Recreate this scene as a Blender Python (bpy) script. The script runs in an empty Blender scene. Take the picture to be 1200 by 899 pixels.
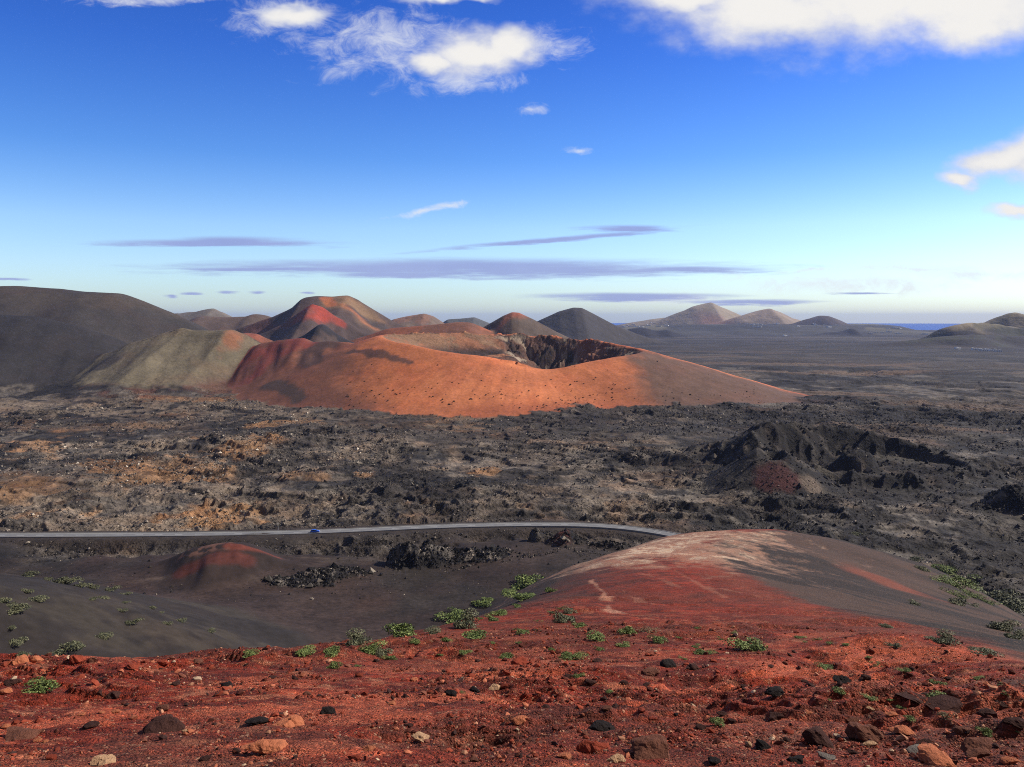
import bpy, bmesh, math, random, time
import numpy as np
from mathutils import Vector, Matrix

T0 = time.time()
random.seed(7)
RNG = np.random.default_rng(11)
C = bpy.context.scene.collection
SC = bpy.context.scene
R = math.radians

# ------------------------------------------------------------------ camera model
# metres; the lava plain lies near z = 0 and the viewpoint 100 m above it
F_PX, CX, CY, EYE = 942.0, 600.0, 449.5, 100.0
PITCH = math.atan((CY - 374.0) / F_PX)
SP, CP = math.sin(PITCH), math.cos(PITCH)


def direction(px, py):
    U, V = (px - CX) / F_PX, (CY - py) / F_PX
    return U, CP + V * SP, -SP + V * CP


def height_at(py, Y):                    # height of a sight line over the plain, Y metres ahead
    _, y, z = direction(CX, py)
    return EYE + Y * z / y


def east_at(px, py, Y):
    x, y, _ = direction(px, py)
    return Y * x / y


# ------------------------------------------------------------------ noise
def _hash(xi, yi, seed):
    h = (xi.astype(np.uint32) * np.uint32(374761393) + yi.astype(np.uint32) * np.uint32(668265263)
         + np.uint32((seed * 2246822519) & 0xFFFFFFFF))
    h = (h ^ (h >> np.uint32(13))) * np.uint32(1274126177)
    return ((h ^ (h >> np.uint32(16))) & np.uint32(0xFFFF)).astype(np.float32) * np.float32(1 / 65535)


def vnoise(x, y, seed=0):
    xf, yf = np.floor(x), np.floor(y)
    xi, yi = xf.astype(np.int64), yf.astype(np.int64)
    u = (x - xf).astype(np.float32)
    v = (y - yf).astype(np.float32)
    u = u * u * u * (u * (u * 6 - 15) + 10)
    v = v * v * v * (v * (v * 6 - 15) + 10)
    a, b = _hash(xi, yi, seed), _hash(xi + 1, yi, seed)
    c, d = _hash(xi, yi + 1, seed), _hash(xi + 1, yi + 1, seed)
    return (a + (b - a) * u) * (1 - v) + (c + (d - c) * u) * v


def fbm(x, y, wl, oct=4, seed=0, gain=.5, lod=None):
    """0..1 fractal noise with longest wavelength wl metres; lod = sample spacing, fades octaves it cannot carry"""
    s = np.zeros(x.shape, np.float32)
    tot = 0.0
    amp = 1.0
    for k in range(oct):
        a = 0.6 + 1.13 * k + seed
        ca, sa = math.cos(a), math.sin(a)
        n = vnoise((x * ca - y * sa) / wl + 31.7 * k, (x * sa + y * ca) / wl - 17.3 * k, seed * 7 + k) - .5
        if lod is not None:
            n = n * np.clip(wl / (lod * 2.2) - .6, 0, 1)
        s += n * amp
        tot += amp
        amp *= gain
        wl *= .48
    return .5 + s / tot * 1.35


def ridged(x, y, wl, oct=4, seed=0, gain=.55, lod=None):
    s = np.zeros(x.shape, np.float32)
    tot, amp = 0.0, 1.0
    for k in range(oct):
        a = 0.4 + 1.31 * k + seed
        ca, sa = math.cos(a), math.sin(a)
        n = 1 - np.abs(2 * vnoise((x * ca - y * sa) / wl + 11.7 * k, (x * sa + y * ca) / wl - 7.3 * k, seed * 5 + k) - 1)
        n = n * n - .35
        if lod is not None:
            n = n * np.clip(wl / (lod * 2.2) - .6, 0, 1)
        s += n * amp
        tot += amp
        amp *= gain
        wl *= .48
    return s / tot


def sstep(a, b, t):
    t = np.clip((t - a) / (b - a), 0, 1)
    return t * t * (3 - 2 * t)


# ------------------------------------------------------------------ terrain grid (polar, finer near the viewpoint)
az = np.radians(np.concatenate([np.linspace(-180, -42, 40)[:-1], np.linspace(-42, -34, 50)[:-1],
                                np.linspace(-34, 34, 1130), np.linspace(34, 42, 50)[1:], np.linspace(42, 180, 40)[1:]]))


def logr(a, b, step):
    return np.exp(np.linspace(math.log(a), math.log(b), int(math.log(b / a) / step)))[:-1]


rr = np.concatenate([logr(.4, 6, .05), logr(6, 30, .0042), logr(30, 230, .0058), logr(230, 900, .0036), logr(900, 1400, .003),
                     logr(1400, 2600, .006), logr(2600, 9000, .0075), logr(9000, 26000, .05), [26000.]])
NA, NR = len(az), len(rr)
AZ, RRg = np.meshgrid(az, rr)
GX, GY = (np.sin(AZ) * RRg).ravel(), (np.cos(AZ) * RRg).ravel()
RG = RRg.ravel()
step = np.gradient(rr)
LOD = np.repeat(np.maximum(step, rr * .0011), NA).astype(np.float32)
N = GX.size
print('grid', NR, NA, N)


def smax(a, b, k):
    return .5 * (a + b + np.sqrt((a - b) ** 2 + k * k))


def gsmooth(v, s):
    if s <= 0:
        return v
    n = int(3 * s) + 1
    k = np.exp(-.5 * (np.arange(-n, n + 1) / s) ** 2)
    k /= k.sum()
    return np.convolve(np.pad(v, n, mode='edge'), k, 'valid')


def ridge(Y0, pts, kf, kb, e, kend=.45, sm=6, gul=0., gwl=60, seed=0, bend=0.):
    """a hill with its crest line Y0 metres ahead, crest heights from pts, straight flanks of slope kf (front) and kb (back)"""
    xs = np.array([east_at(p[0], p[1], Y0) for p in pts])
    zs = np.array([height_at(p[1], Y0) for p in pts])
    L = 900.0 if Y0 < 2600 else 4000.0
    xs = np.concatenate([[xs[0] - L], xs, [xs[-1] + L]])
    zs = np.concatenate([[zs[0] - L * kend], zs, [zs[-1] - L * kend]])
    st = Y0 * .0012
    xd = np.arange(xs[0], xs[-1], st)
    zd = gsmooth(np.interp(xd, xs, zs), sm)
    h = np.full(N, -900., np.float32)
    zmax = zs.max() + 60
    lim = zmax / min(kf, kb) + 60
    m = (np.abs(GY - Y0) < lim) & (GX > xs[0]) & (GX < xs[-1])
    x, y = GX[m], GY[m]
    yc = Y0 + bend * (x - xs.mean())
    dy = y - yc
    s = np.interp(x, xd, zd)
    k = np.where(dy < 0, kf, kb)
    v = s - k * (np.sqrt(dy * dy + e * e) - e)
    if gul:
        g = fbm(x + .25 * dy, y * .25, gwl, 4, seed, lod=LOD[m]) - .5
        v = v + gul * g * np.clip(np.abs(dy) / (4 * e + 1), 0.12, 1)
    h[m] = v
    return h


# ------------------------------------------------------------------ 1. the plain
H = np.zeros(N, np.float32)
far = np.clip((RG - 2500) / 8000, 0, 1)
H -= 22 * far + 90 * sstep(10300, 11500, RG)
# rough lava everywhere but on the ash basin and beside the road
basin_n = fbm(GX, GY, 60, 3, 3)
XA, YA = GX, GY
road_px = [(-150, 627), (0, 627.5), (120, 627.2), (240, 626.2), (340, 624.6), (430, 621), (500, 617.5), (560, 615.6), (630, 614.4), (690, 615.2),
           (730, 618), (770, 623), (820, 633), (870, 648)]
ROADZ = 1.2
road_pts = []
for p in road_px:
    d = direction(*p)
    t = (ROADZ - EYE) / d[2]
    road_pts.append((d[0] * t, d[1] * t))
road_pts = np.array(road_pts)
# denser smooth centre line
tt = np.arange(len(road_pts))
td = np.linspace(0, len(road_pts) - 1, 400)
RX = gsmooth(np.interp(td, tt, road_pts[:, 0]), 14)
RY = gsmooth(np.interp(td, tt, road_pts[:, 1]), 14)


def seg_dist(px, py, lx, ly):
    """unsigned distance and index of the nearest segment of a polyline"""
    best = np.full(px.shape, 1e9, np.float32)
    idx = np.zeros(px.shape, np.int16)
    for i in range(len(lx) - 1):
        ax, ay, bx, by = lx[i], ly[i], lx[i + 1], ly[i + 1]
        dx, dy = bx - ax, by - ay
        t = np.clip(((px - ax) * dx + (py - ay) * dy) / (dx * dx + dy * dy), 0, 1)
        d = np.hypot(px - ax - t * dx, py - ay - t * dy)
        w = d < best
        best[w] = d[w]
        idx[w] = i
    return best, idx


m_near = (RG > 225) & (RG < 620)
droad = np.full(N, 1e4, np.float32)
droad[m_near] = seg_dist(GX[m_near], GY[m_near], RX[::8], RY[::8])[0]

# the ash basin: from the spur out to a little before the road
ry_at = np.interp(GX, RX, RY)
short = ry_at - GY                       # metres short of the road
nb = (fbm(GX, GY, 45, 4, 21) - .5)
ash = sstep(8, 40, short + 60 * nb - np.clip(GX - 20, 0, 200) * .9)
ash *= (GY > 0)
lavaflow = sstep(.50, .60, fbm(GX, GY * .8, 130, 4, 5))           # where the flow is rougher or has drifted ash
rough = np.clip((1 - ash) * (.55 + .45 * lavaflow), 0, 1)
rough *= sstep(5, 16, droad + 10 * nb)
rough_near = sstep(9000, 1200, RG)
m = (RG > 200) & (RG < 9500)
hl = np.zeros(N, np.float32)
x, y, l = GX[m], GY[m], LOD[m]
big = fbm(x, y, 160, 3, 8, lod=l) - .5 + .35 * ridged(x, y * 1.7, 130, 3, 18, lod=l)
blk = ridged(x, y, 24, 5, 9, .66, lod=l)
fine = ridged(x, y, 8, 3, 10, .7, lod=l * .7)
lobe = fbm(x + 25 * (blk), y * 1.25, 170, 4, 19, .55, lod=l) * 7
lf_ = lobe - np.floor(lobe)
scarp = (np.floor(lobe) + sstep(.86, 1., lf_)) - 4.2
LOBE = np.zeros(N, np.float32)
LOBE[m] = _hash(np.floor(lobe).astype(np.int64), np.zeros(len(x), np.int64), 5)
EDGEL = np.zeros(N, np.float32)
EDGEL[m] = sstep(.80, .90, lf_) * sstep(1.0, .93, lf_)
hl[m] = scarp * 2.6 * rough[m] * sstep(2600, 1500, RG[m]) + (big * 7 * (.3 + .7 * rough[m]) - 1.5 * rough[m] * sstep(480, 620, RG[m])) * (1 - .55 * sstep(650, 800, RG[m])) + rough[m] * (blk * 6.2 + fine * 3.0 * sstep(1500, 700, RG[m]))
H += hl * sstep(200, 260, RG) * (1 - .0 * rough_near)
H += ash * (3.0 * (basin_n - .5))
cut = sstep(15, 6, droad)
H = H * (1 - cut) + (ROADZ - .55) * cut
H0 = H.copy()
H = H.astype(np.float32)

IDS = ['ground']
STAND = np.zeros(N, np.float32)
ID = np.zeros(N, np.int16)


def add(name, h, k):
    global H
    IDS.append(name)
    i = len(IDS) - 1
    w = h > H
    ID[w] = i
    STAND[w] = (h - H)[w]
    H = np.where(h > -800, smax(H, h, k), H).astype(np.float32)
    return i


# ------------------------------------------------------------------ 2. hills
def cone(px, pyb, Y, top, slope, tip, k_noise=0., wl=40, seed=0, ex=1., foot=0.):
    """round cinder cone"""
    cx = east_at(px, pyb, Y)
    d = np.hypot((GX - cx) / ex, GY - Y)
    h = np.full(N, -900., np.float32)
    m = d < top / slope + 150 + tip
    v = top - slope * (np.sqrt(d[m] ** 2 + tip * tip) - tip)
    if k_noise:
        th = np.arctan2(GY[m] - Y, GX[m] - cx)
        v = v + k_noise * (fbm(GX[m] + 200, GY[m], wl, 4, seed, lod=LOD[m]) - .5) * np.clip(d[m] / (tip + 1), .1, 1)
    h[m] = v
    return h


# far range, right of centre
add('hill_pointed', np.maximum(ridge(8000, [(770, 376), (790, 368), (812, 359), (833, 354.2), (846, 360), (864, 368), (880, 374)], .38, .4, 22, .3, .7, 70, 300, 1),
                               ridge(8200, [(740, 378), (760, 374.5), (785, 372), (800, 377)], .3, .3, 40, .2, 1.5, 50, 300, 2)), 20)
add('hill_twin', ridge(7400, [(850, 376), (872, 369), (890, 364), (901, 361.4), (912, 365), (928, 372), (945, 378)], .36, .4, 22, .25, .8, 60, 260, 3), 20)
add('hill_round', ridge(6900, [(930, 379), (945, 374), (960, 370.2), (970, 370.4), (982, 375), (992, 379.5)], .36, .4, 30, .25, 1, 40, 260, 4), 20)
add('hill_low', ridge(8300, [(985, 380), (1010, 379), (1030, 377.6), (1045, 377.4), (1060, 380), (1085, 385)], .3, .3, 60, .1, 3, 10, 260, 5), 15)
add('hill_apron', ridge(6000, [(690, 392), (725, 384.5), (760, 381.5), (800, 380.5), (850, 380), (920, 380.5), (990, 381.5), (1050, 383.5), (1080, 388)], .085, .2, 80, .1, 2, 26, 260, 66), 14)
add('hill_blue_low', np.maximum(ridge(4700, [(722, 390), (740, 385), (755, 384), (768, 388), (782, 386.5), (800, 393)], .3, .3, 30, .2, 2, 14, 150, 6),
                                ridge(5200, [(950, 393), (970, 390), (988, 388), (998, 384.5), (1006, 388), (1020, 391)], .3, .3, 25, .2, 1, 12, 150, 16)), 8)
add('hill_coastal', np.maximum.reduce([
    ridge(3300, [(1085, 395), (1105, 385), (1130, 378.5), (1150, 377.5), (1168, 379), (1200, 386), (1290, 386)], .38, .4, 14, .3, 1.2, 50, 150, 7),
    ridge(3700, [(1150, 379), (1165, 374), (1180, 369), (1188, 366.2), (1200, 369), (1230, 378), (1290, 382)], .4, .4, 10, .3, .8, 40, 150, 8),
    ridge(3050, [(1040, 402), (1065, 399), (1090, 396), (1140, 392), (1200, 394), (1290, 394)], .26, .3, 30, .1, 2, 30, 150, 9)]), 8)
# dark cone and small grey hills in the middle distance
add('hill_dark_cone', ridge(3300, [(598, 393), (625, 378), (655, 364.5), (672, 360.3), (682, 360.8), (700, 370), (724, 382), (745, 391)], .42, .45, 10, .3, .8, 24, 160, 10), 10)
add('hill_grey_twin', ridge(3600, [(505, 386), (525, 374), (540, 373.2), (556, 371.6), (572, 378), (590, 386)], .4, .4, 12, .35, .8, 28, 160, 11), 8)
add('hill_tan', ridge(2700, [(445, 387), (460, 374), (478, 370.4), (497, 367.2), (508, 370), (526, 381), (545, 392)], .42, .42, 10, .35, .8, 28, 120, 12), 8)
add('hill_pale', np.maximum(ridge(3100, [(180, 376), (205, 367), (228, 365.5), (250, 361), (262, 366), (276, 374), (300, 384)], .42, .42, 10, .3, .8, 28, 120, 13),
                            ridge(2500, [(205, 385), (228, 373), (236, 370), (262, 372), (290, 371), (296, 367.8), (310, 369), (330, 376)], .4, .4, 20, .3, 3, 16, 90, 14)), 8)
# red mountain
i_redm = add('hill_red_peak', np.maximum.reduce([
    ridge(1950, [(270, 388), (298, 378), (325, 369), (343, 361), (358, 349.5), (370, 347.6), (392, 347.8), (408, 346.6), (420, 351), (440, 364), (462, 377), (490, 391)],
          .44, .45, 9, .35, 1.2, 34, 90, 15),
    ridge(1800, [(300, 394), (330, 381), (352, 365), (366, 356.5), (378, 360), (400, 375), (430, 391)], .42, .45, 9, .3, 1.2, 24, 70, 17)]), 10)
i_redcone = add('hill_orange_low', np.maximum(ridge(1620, [(430, 394), (455, 385.5), (480, 383.5), (510, 381), (535, 378), (552, 378.5), (566, 384), (585, 394)], .4, .4, 14, .3, 3, 8, 60, 18),
                                              ridge(1500, [(340, 402), (358, 393), (374, 381.3), (380, 381.3), (394, 392), (408, 400)], .46, .46, 8, .4, 1, 5, 40, 19)), 6)
i_redtip = add('hill_red_tip', ridge(1680, [(540, 393), (568, 383), (590, 370.5), (600, 366.3), (608, 366.8), (625, 374.5), (650, 388), (672, 398)], .46, .46, 6, .4, .6, 14, 50, 20), 5)
# broad dark mountain on the left and its front lobe
i_left = add('hill_broad_dark', np.maximum(
    ridge(1500, [(-260, 352), (-120, 341), (-40, 336), (20, 335.5), (70, 338.5), (100, 343), (142, 344.6), (165, 353), (200, 367), (235, 384), (262, 398)],
          .33, .4, 40, .42, 3, 26, 110, 21),
    ridge(1270, [(-260, 385), (-60, 366), (40, 372), (90, 382), (130, 397), (165, 416), (190, 436)], .34, .4, 30, .42, 4, 18, 80, 22)), 16)
# olive hill
i_olive = add('hill_olive', ridge(1200, [(95, 445), (130, 420), (155, 404), (178, 397), (200, 388.5), (213, 385.2), (226, 388.8), (250, 389.4), (270, 388.6), (285, 396), (310, 412)],
                                  .40, .42, 8, .45, 1., 15, 75, 23, bend=.12), 24)


# ------------------------------------------------------------------ 3. the orange crater
def crater(cx, cy, a, b, rim, sout, sin_fn, floor_fn, near):
    dx, dy = GX - cx, GY - cy
    h = np.full(N, -900., np.float32)
    m = np.hypot(dx, dy) < near
    dx, dy = dx[m], dy[m]
    x, y = GX[m], GY[m]
    ph = np.degrees(np.arctan2(dy, dx)) % 360
    rho = np.hypot(dx, dy) + 1e-3
    c, s = dx / rho, dy / rho
    L = 1 / np.sqrt((c / a) ** 2 + (s / b) ** 2)
    L = L * (1 + .10 * (fbm(np.cos(np.radians(ph)) * 60 + 400, np.sin(np.radians(ph)) * 60, 30, 3, 33) - .5))
    pk = np.array([p[0] for p in rim])
    zk = np.array([p[1] for p in rim])
    o = np.argsort(pk)
    pk, zk = pk[o], zk[o]
    grid = np.arange(0, 360, 1.)
    zg = np.interp(grid, np.concatenate([pk - 360, pk, pk + 360]), np.tile(zk, 3))
    zg = gsmooth(np.tile(zg, 3), 5)[360:720]
    Z = np.interp(ph, np.concatenate([grid, [360.]]), np.concatenate([zg, zg[:1]]))
    d = rho - L
    so = np.interp(ph, [0, 60, 120, 180, 230, 270, 310, 360], sout)
    zo = Z - so * (np.sqrt(np.maximum(d, 0) ** 2 + 36) - 6)
    zi, fl = Z - sin_fn(ph, x, y) * (np.sqrt(np.minimum(d, 0) ** 2 + 9) - 3), floor_fn(x, y)
    zi = smax(zi, fl, 3)
    v = np.where(d > 0, zo, zi)
    h[m] = v
    return h, m, d, ph


def s_in(ph, x, y):
    k = np.interp(ph, [0, 40, 75, 100, 135, 180, 225, 255, 285, 330, 360], [.55, .95, .95, .33, .28, .3, .35, .5, .62, .5, .55])
    return k * (1 + .9 * (ridged(x, y, 26, 4, 35)) * (x > -10))


def fl(x, y):
    return 51 - 38 * sstep(-12, 60, x + 10 * np.sin(y * .07)) + 5 * (fbm(x, y, 20, 4, 36) - .5)


CRX, CRY = 0., 1075.
rimz = [(340, 56), (318, 50), (297, 38.5), (283, 40), (262, 52), (250, 56), (228, 61), (205, 70), (184, 77), (160, 79), (130, 80), (108, 77), (85, 76.5), (60, 73), (30, 67.5), (10, 62)]
hc, mc, dc, phc = crater(CRX, CRY, 172., 112., rimz, [.29, .38, .42, .36, .42, .39, .30, .29], s_in, fl, 560)
hc[mc] += 1.6 * (fbm(GX[mc], GY[mc], 40, 5, 37, .6, lod=LOD[mc]) - .5)
# rills running straight down the outer flank
hc[mc] += np.clip(dc / 25, 0, 1) * .55 * (fbm(phc * 1.6 + 3, dc * .035, 5.2, 4, 47, .6) - .5)
# rocky inner wall
wall = sstep(0, 12, -dc) * sstep(-30, 20, GX[mc] + 10) * sstep(330, 300, phc) * (1 - sstep(200, 215, phc) * sstep(300, 290, phc) * .6)
hc[mc] += wall * ridged(GX[mc], GY[mc], 30, 6, 38, .6) * 7.5
rimrock = sstep(9, 0, np.abs(dc + 1)) * sstep(15, 40, phc) * sstep(118, 95, phc)
hc[mc] += rimrock * (ridged(GX[mc], GY[mc], 18, 5, 39, .62) * 9 + 1.)
rimrock2 = sstep(6, 0, np.abs(dc + 3)) * sstep(112, 125, phc) * sstep(178, 160, phc)
hc[mc] += rimrock2 * np.clip(ridged(GX[mc], GY[mc], 20, 4, 40) * 9, 0, 6)
# the red shoulder that ties it to the olive hill
hr = np.maximum(ridge(1150, [(255, 448), (268, 430), (280, 412), (296, 404), (320, 399.5), (345, 397), (358, 396), (372, 401), (395, 399), (420, 401), (450, 416)],
                      .40, .4, 10, .42, 2, 16, 60, 24, bend=-.62),
                ridge(1240, [(262, 404), (278, 394.5), (290, 391), (302, 392), (312, 397), (330, 404)], .45, .4, 6, .35, 1, 8, 24, 25))
i_orange = add('crater_hill', smax(hc, hr, 5), 5)


# ------------------------------------------------------------------ 4. black spatter cones on the plain
def spatter():
    h = np.full(N, -900., np.float32)
    m = (GX > 80) & (GX < 360) & (GY > 400) & (GY < 680)
    x, y, l = GX[m], GY[m], LOD[m]
    nz = ridged(x, y, 18, 5, 41, .6, lod=l)
    nf = fbm(x, y, 30, 3, 42) - .5
    # wide breached bowl: high back wall, broken front
    cx, cy = 233., 528.
    dx, dy = (x - cx) / 70., (y - cy) / 46.
    q = np.hypot(dx, dy)
    ph = np.degrees(np.arctan2(dy, dx)) % 360
    rz = np.interp(ph, [0, 30, 60, 85, 110, 128, 150, 180, 215, 250, 280, 320, 345, 360], [6, 9, 15, 19, 23, 27, 23, 15, 9, 6, 5, 4, 5, 6])
    rz = rz * 1.08 + nz * 8
    q = q * (1 + .30 * (fbm(x, y, 34, 3, 44) - .5))
    d = (q - 1) * 55
    v = np.where(d > 0, rz - .5 * d, np.maximum(rz - .85 * (-d), 3.0 + 7 * nf + 3 * nz))
    # knob of black blocks inside
    kd = np.hypot((x - 219) / 18, (y - 508) / 14)
    v = np.maximum(v, 17 * (1 - kd * kd) + nz * 6)
    # small red cone with its own vent, in front on the left
    rd = np.hypot((x - 157), (y - 480) / 1.05) * (1 + .25 * nf)
    rc = 20 - .60 * np.maximum(rd - 9, 0) - np.maximum(0, 9 - rd) * .9 + nz * 4.5 * sstep(30, 8, rd) + nf * 3
    rc = rc - 5 * sstep(12, -2, y - 470) * sstep(12, 6, rd)
    v = np.maximum(v, rc)
    # low apron
    ap = 7 - .17 * np.hypot(x - 212, (y - 515) * 1.3) + nz * 3 + nf * 4
    v = np.maximum(v, ap)
    h[m] = v
    return h


i_spat = add('spatter_cone', spatter(), 1.2)


# lumps of black block lava round the basin
def lump(px, py, Y, top, rx, ry, seed, ruff=1., gx=0., wl=9):
    """heap of clinker: px,py its crest, Y its distance"""
    cx = east_at(px, py, Y)
    h = np.full(N, -900., np.float32)
    dx, dy = (GX - cx) / rx, (GY - Y) / ry
    q = np.hypot(dx, dy)
    m = q < 1.6
    x, y, l = GX[m], GY[m], LOD[m] * .8
    qq = q[m] * (1 + 1.3 * (fbm(x, y, rx * .8, 4, seed) - .5))
    v = top * (1.05 - qq) + gx * dx[m]
    v = v + ruff * (ridged(x, y, wl, 4, seed, .6, lod=l) * top * .36 + (fbm(x, y, wl * 1.2, 3, seed + 1) - .5) * top * .45) * sstep(1.5, .8, qq)
    h[m] = v - 1.0
    return h


i_l1 = add('lava_outcrop_big', np.maximum(np.maximum(lump(478, 624, 322, 9.0, 9.5, 10, 51, 1.5), lump(503, 629, 326, 7.0, 10, 8, 62, 1.5)), lump(545, 636, 332, 4.0, 20, 7, 52, 1.2)), .6)
i_l2 = add('lava_outcrop_left', np.maximum(lump(378, 653, 305, 4.2, 13, 8, 53, 1.3), lump(335, 664, 296, 2.2, 18, 7, 54, 1.)), .6)
i_l3 = add('lava_outcrop_road', np.maximum(lump(664, 604, 352, 7.6, 12, 10, 55, .9), lump(706, 620, 345, 3.6, 14, 7, 59, .8)), .6)
i_redh = add('hill_red_cinder', np.maximum(ridge(315, [(185, 664), (225, 645), (250, 640.5), (266, 638.5), (284, 642), (312, 652), (335, 663)], .34, .45, 3, .3, 1.5, 5.0, 14, 26),
                                           np.full(N, -900., np.float32)), 3.)
i_l4 = add('lava_outcrop_foot', np.maximum(lump(48, 436, 1120, 16, 60, 26, 56, 1., wl=22), lump(0, 450, 1060, 9, 60, 20, 57, 1., wl=20)), 1.)
i_l5 = add('lava_outcrop_right', np.maximum(lump(1195, 590, 420, 13, 24, 22, 58, 1., wl=14), lump(745, 545, 570, 7, 22, 12, 60, .7, wl=12)), 1.)
# ash spur with shrubs on the left
i_lash = add('hill_ash_spur', cone(-150 / 140 * F_PX + CX, 668, 140, 60, .5, 18, 5, 40, 61), 8)

# ------------------------------------------------------------------ 5. the near spur
PY_TAB = [(1400, 1.0), (899, 8), (850, 12), (800, 18.5), (770, 25), (745, 36), (720, 52), (697, 75), (668, 105), (645, 140), (629, 172), (622.5, 192)]
ys = [-60, -8, 0] + [t[1] for t in PY_TAB[1:]]
zs = [104, 99.6, 98.35] + [height_at(p, y) for p, y in PY_TAB[1:]]
ys += [205, 225, 260, 320]
zs += [zs[-1] - 3.2, zs[-1] - 11, zs[-1] - 30, zs[-1] - 66]
yd = np.arange(-60, 320, .5)
zd = gsmooth(np.interp(yd, ys, zs), 5)
mS = (RG < 420)
xs_, ys_ = GX[mS], GY[mS]
top = np.interp(ys_, yd, zd)
EDGE = [(-160, -60), (-120, 12), (-60, 23.5), (-26, 24.6), (-12, 26), (-7.6, 30), (-6.4, 38), (-4.5, 50), (-1.6, 68), (2.6, 90), (8.4, 118), (15, 145), (25, 172), (36, 196),
        (52, 216), (70, 214), (88, 198), (97, 172), (93, 140), (81, 110), (70, 86), (61, 64), (56, 42), (60, -60)]
ex = np.array([e[0] for e in EDGE], float)
ey = np.array([e[1] for e in EDGE], float)
sd, _ = seg_dist(xs_, ys_, ex, ey)
# inside test (even-odd) with the polygon closed behind the viewpoint
inside = np.zeros(xs_.shape, bool)
for i in range(len(ex)):
    x1, y1, x2, y2 = ex[i], ey[i], ex[(i + 1) % len(ex)], ey[(i + 1) % len(ex)]
    if y1 == y2:
        continue
    c = ((y1 > ys_) != (y2 > ys_)) & (xs_ < (x2 - x1) * (ys_ - y1) / (y2 - y1) + x1)
    inside ^= c
sd = np.where(inside, -sd, sd)
soft = np.clip(ys_ * .045, .8, 6)
out = soft * np.log1p(np.exp(np.clip(sd / soft, -30, 30)))
# line where the red slope gives way to the dark ash flank on the right
BL = [(150, -60), (8.5, 8), (12.2, 18.5), (17.0, 33), (22, 52), (25.5, 78), (27.5, 106), (33, 140), (46, 172), (70, 200)]
bx = np.interp(ys_, [b[1] for b in BL], [b[0] for b in BL])
bx = np.where(ys_ < 8, 9.0 + (8 - ys_) * .8, bx)
rgt = np.maximum(xs_ - bx, 0)
rgt = np.sqrt(rgt ** 2 + 9) - 3
tilt = -.20 * np.minimum(rgt, 60) * sstep(215, 120, ys_) - .10 * np.minimum(rgt, 60) * sstep(120, 215, ys_)
lf = np.clip(-xs_ - 6, 0, 60)
hs = top + tilt - .62 * out
l = LOD[mS]
# relief of the ground itself
nearw = sstep(60, 14, ys_)
hs += (fbm(xs_, ys_, 34, 3, 70) - .5) * 1.5 * sstep(6, 40, ys_)
hs += (fbm(xs_, ys_, 7, 4, 71, lod=l) - .5) * .42
redm = sstep(3, -1, xs_ - bx + 3 * (fbm(xs_, ys_, 9, 3, 73) - .5))
tv = fbm(xs_ * .55 + ys_ * .15, ys_ * 1.1, 3.4, 4, 74, .6, lod=l) * 9
tf = tv - np.floor(tv)
terr = (np.floor(tv) + sstep(.72, 1., tf)) / 9
ledw = sstep(.40, .58, fbm(xs_, ys_, 8, 3, 75) + .12 * sstep(2, 9, xs_) * sstep(22, 12, ys_)) * redm * sstep(120, 50, ys_)
ledw = ledw * sstep(0, -5, sd)
hs += (terr - .5) * .95 * ledw
lumps = ridged(xs_, ys_ * 1.3, 1.5, 4, 77, .62, lod=l)
hs += lumps * (.07 + .15 * ledw) * redm * sstep(150, 60, ys_)
hs += (fbm(xs_, ys_, .42, 3, 76, .62, lod=l) - .5) * (.10 + .06 * ledw) * redm
spur = np.full(N, -900., np.float32)
spur[mS] = hs
i_spur = add('red_spur', spur, .8)
print('heights', round(time.time() - T0, 1))

HG = H.reshape(NR, NA)
SLOPE = (HG - EYE) / rr[:, None]
CUM = np.maximum.accumulate(SLOPE, axis=0)


def at(px, py, rmin=0.):
    """ground point seen along a sight line"""
    x, y, z = direction(px, py)
    a, s = math.atan2(x, y), z / math.hypot(x, y)
    ca = np.interp(a, az, np.arange(NA))
    j = int(round(ca))
    col = SLOPE[:, j]
    ok = np.nonzero((col >= s) & (rr > max(3., rmin)))[0]
    if len(ok) == 0:
        return None
    i = ok[0]
    s0, s1 = col[i - 1], col[i]
    f = (s - s0) / (s1 - s0) if s1 != s0 and s0 < s else 1.
    r = rr[i - 1] + (rr[i] - rr[i - 1]) * min(max(f, 0), 1)
    return Vector((math.sin(a) * r, math.cos(a) * r, EYE + s * r))


def ground_z(x, y):
    a, r = math.atan2(x, y), math.hypot(x, y)
    fi = np.interp(r, rr, np.arange(NR))
    fj = np.interp(a, az, np.arange(NA))
    i, j = min(int(fi), NR - 2), min(int(fj), NA - 2)
    u, v = fi - i, fj - j
    return float((HG[i, j] * (1 - v) + HG[i, j + 1] * v) * (1 - u) + (HG[i + 1, j] * (1 - v) + HG[i + 1, j + 1] * v) * u)


# ------------------------------------------------------------------ ground colours (albedo of the material lying there, plus cloud shadow on some hills)
def lin(r, g, b):
    f = lambda c: (c / 255 / 12.92) if c / 255 <= .04045 else ((c / 255 + .055) / 1.055) ** 2.4
    return np.array([f(r), f(g), f(b)], np.float32)


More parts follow.
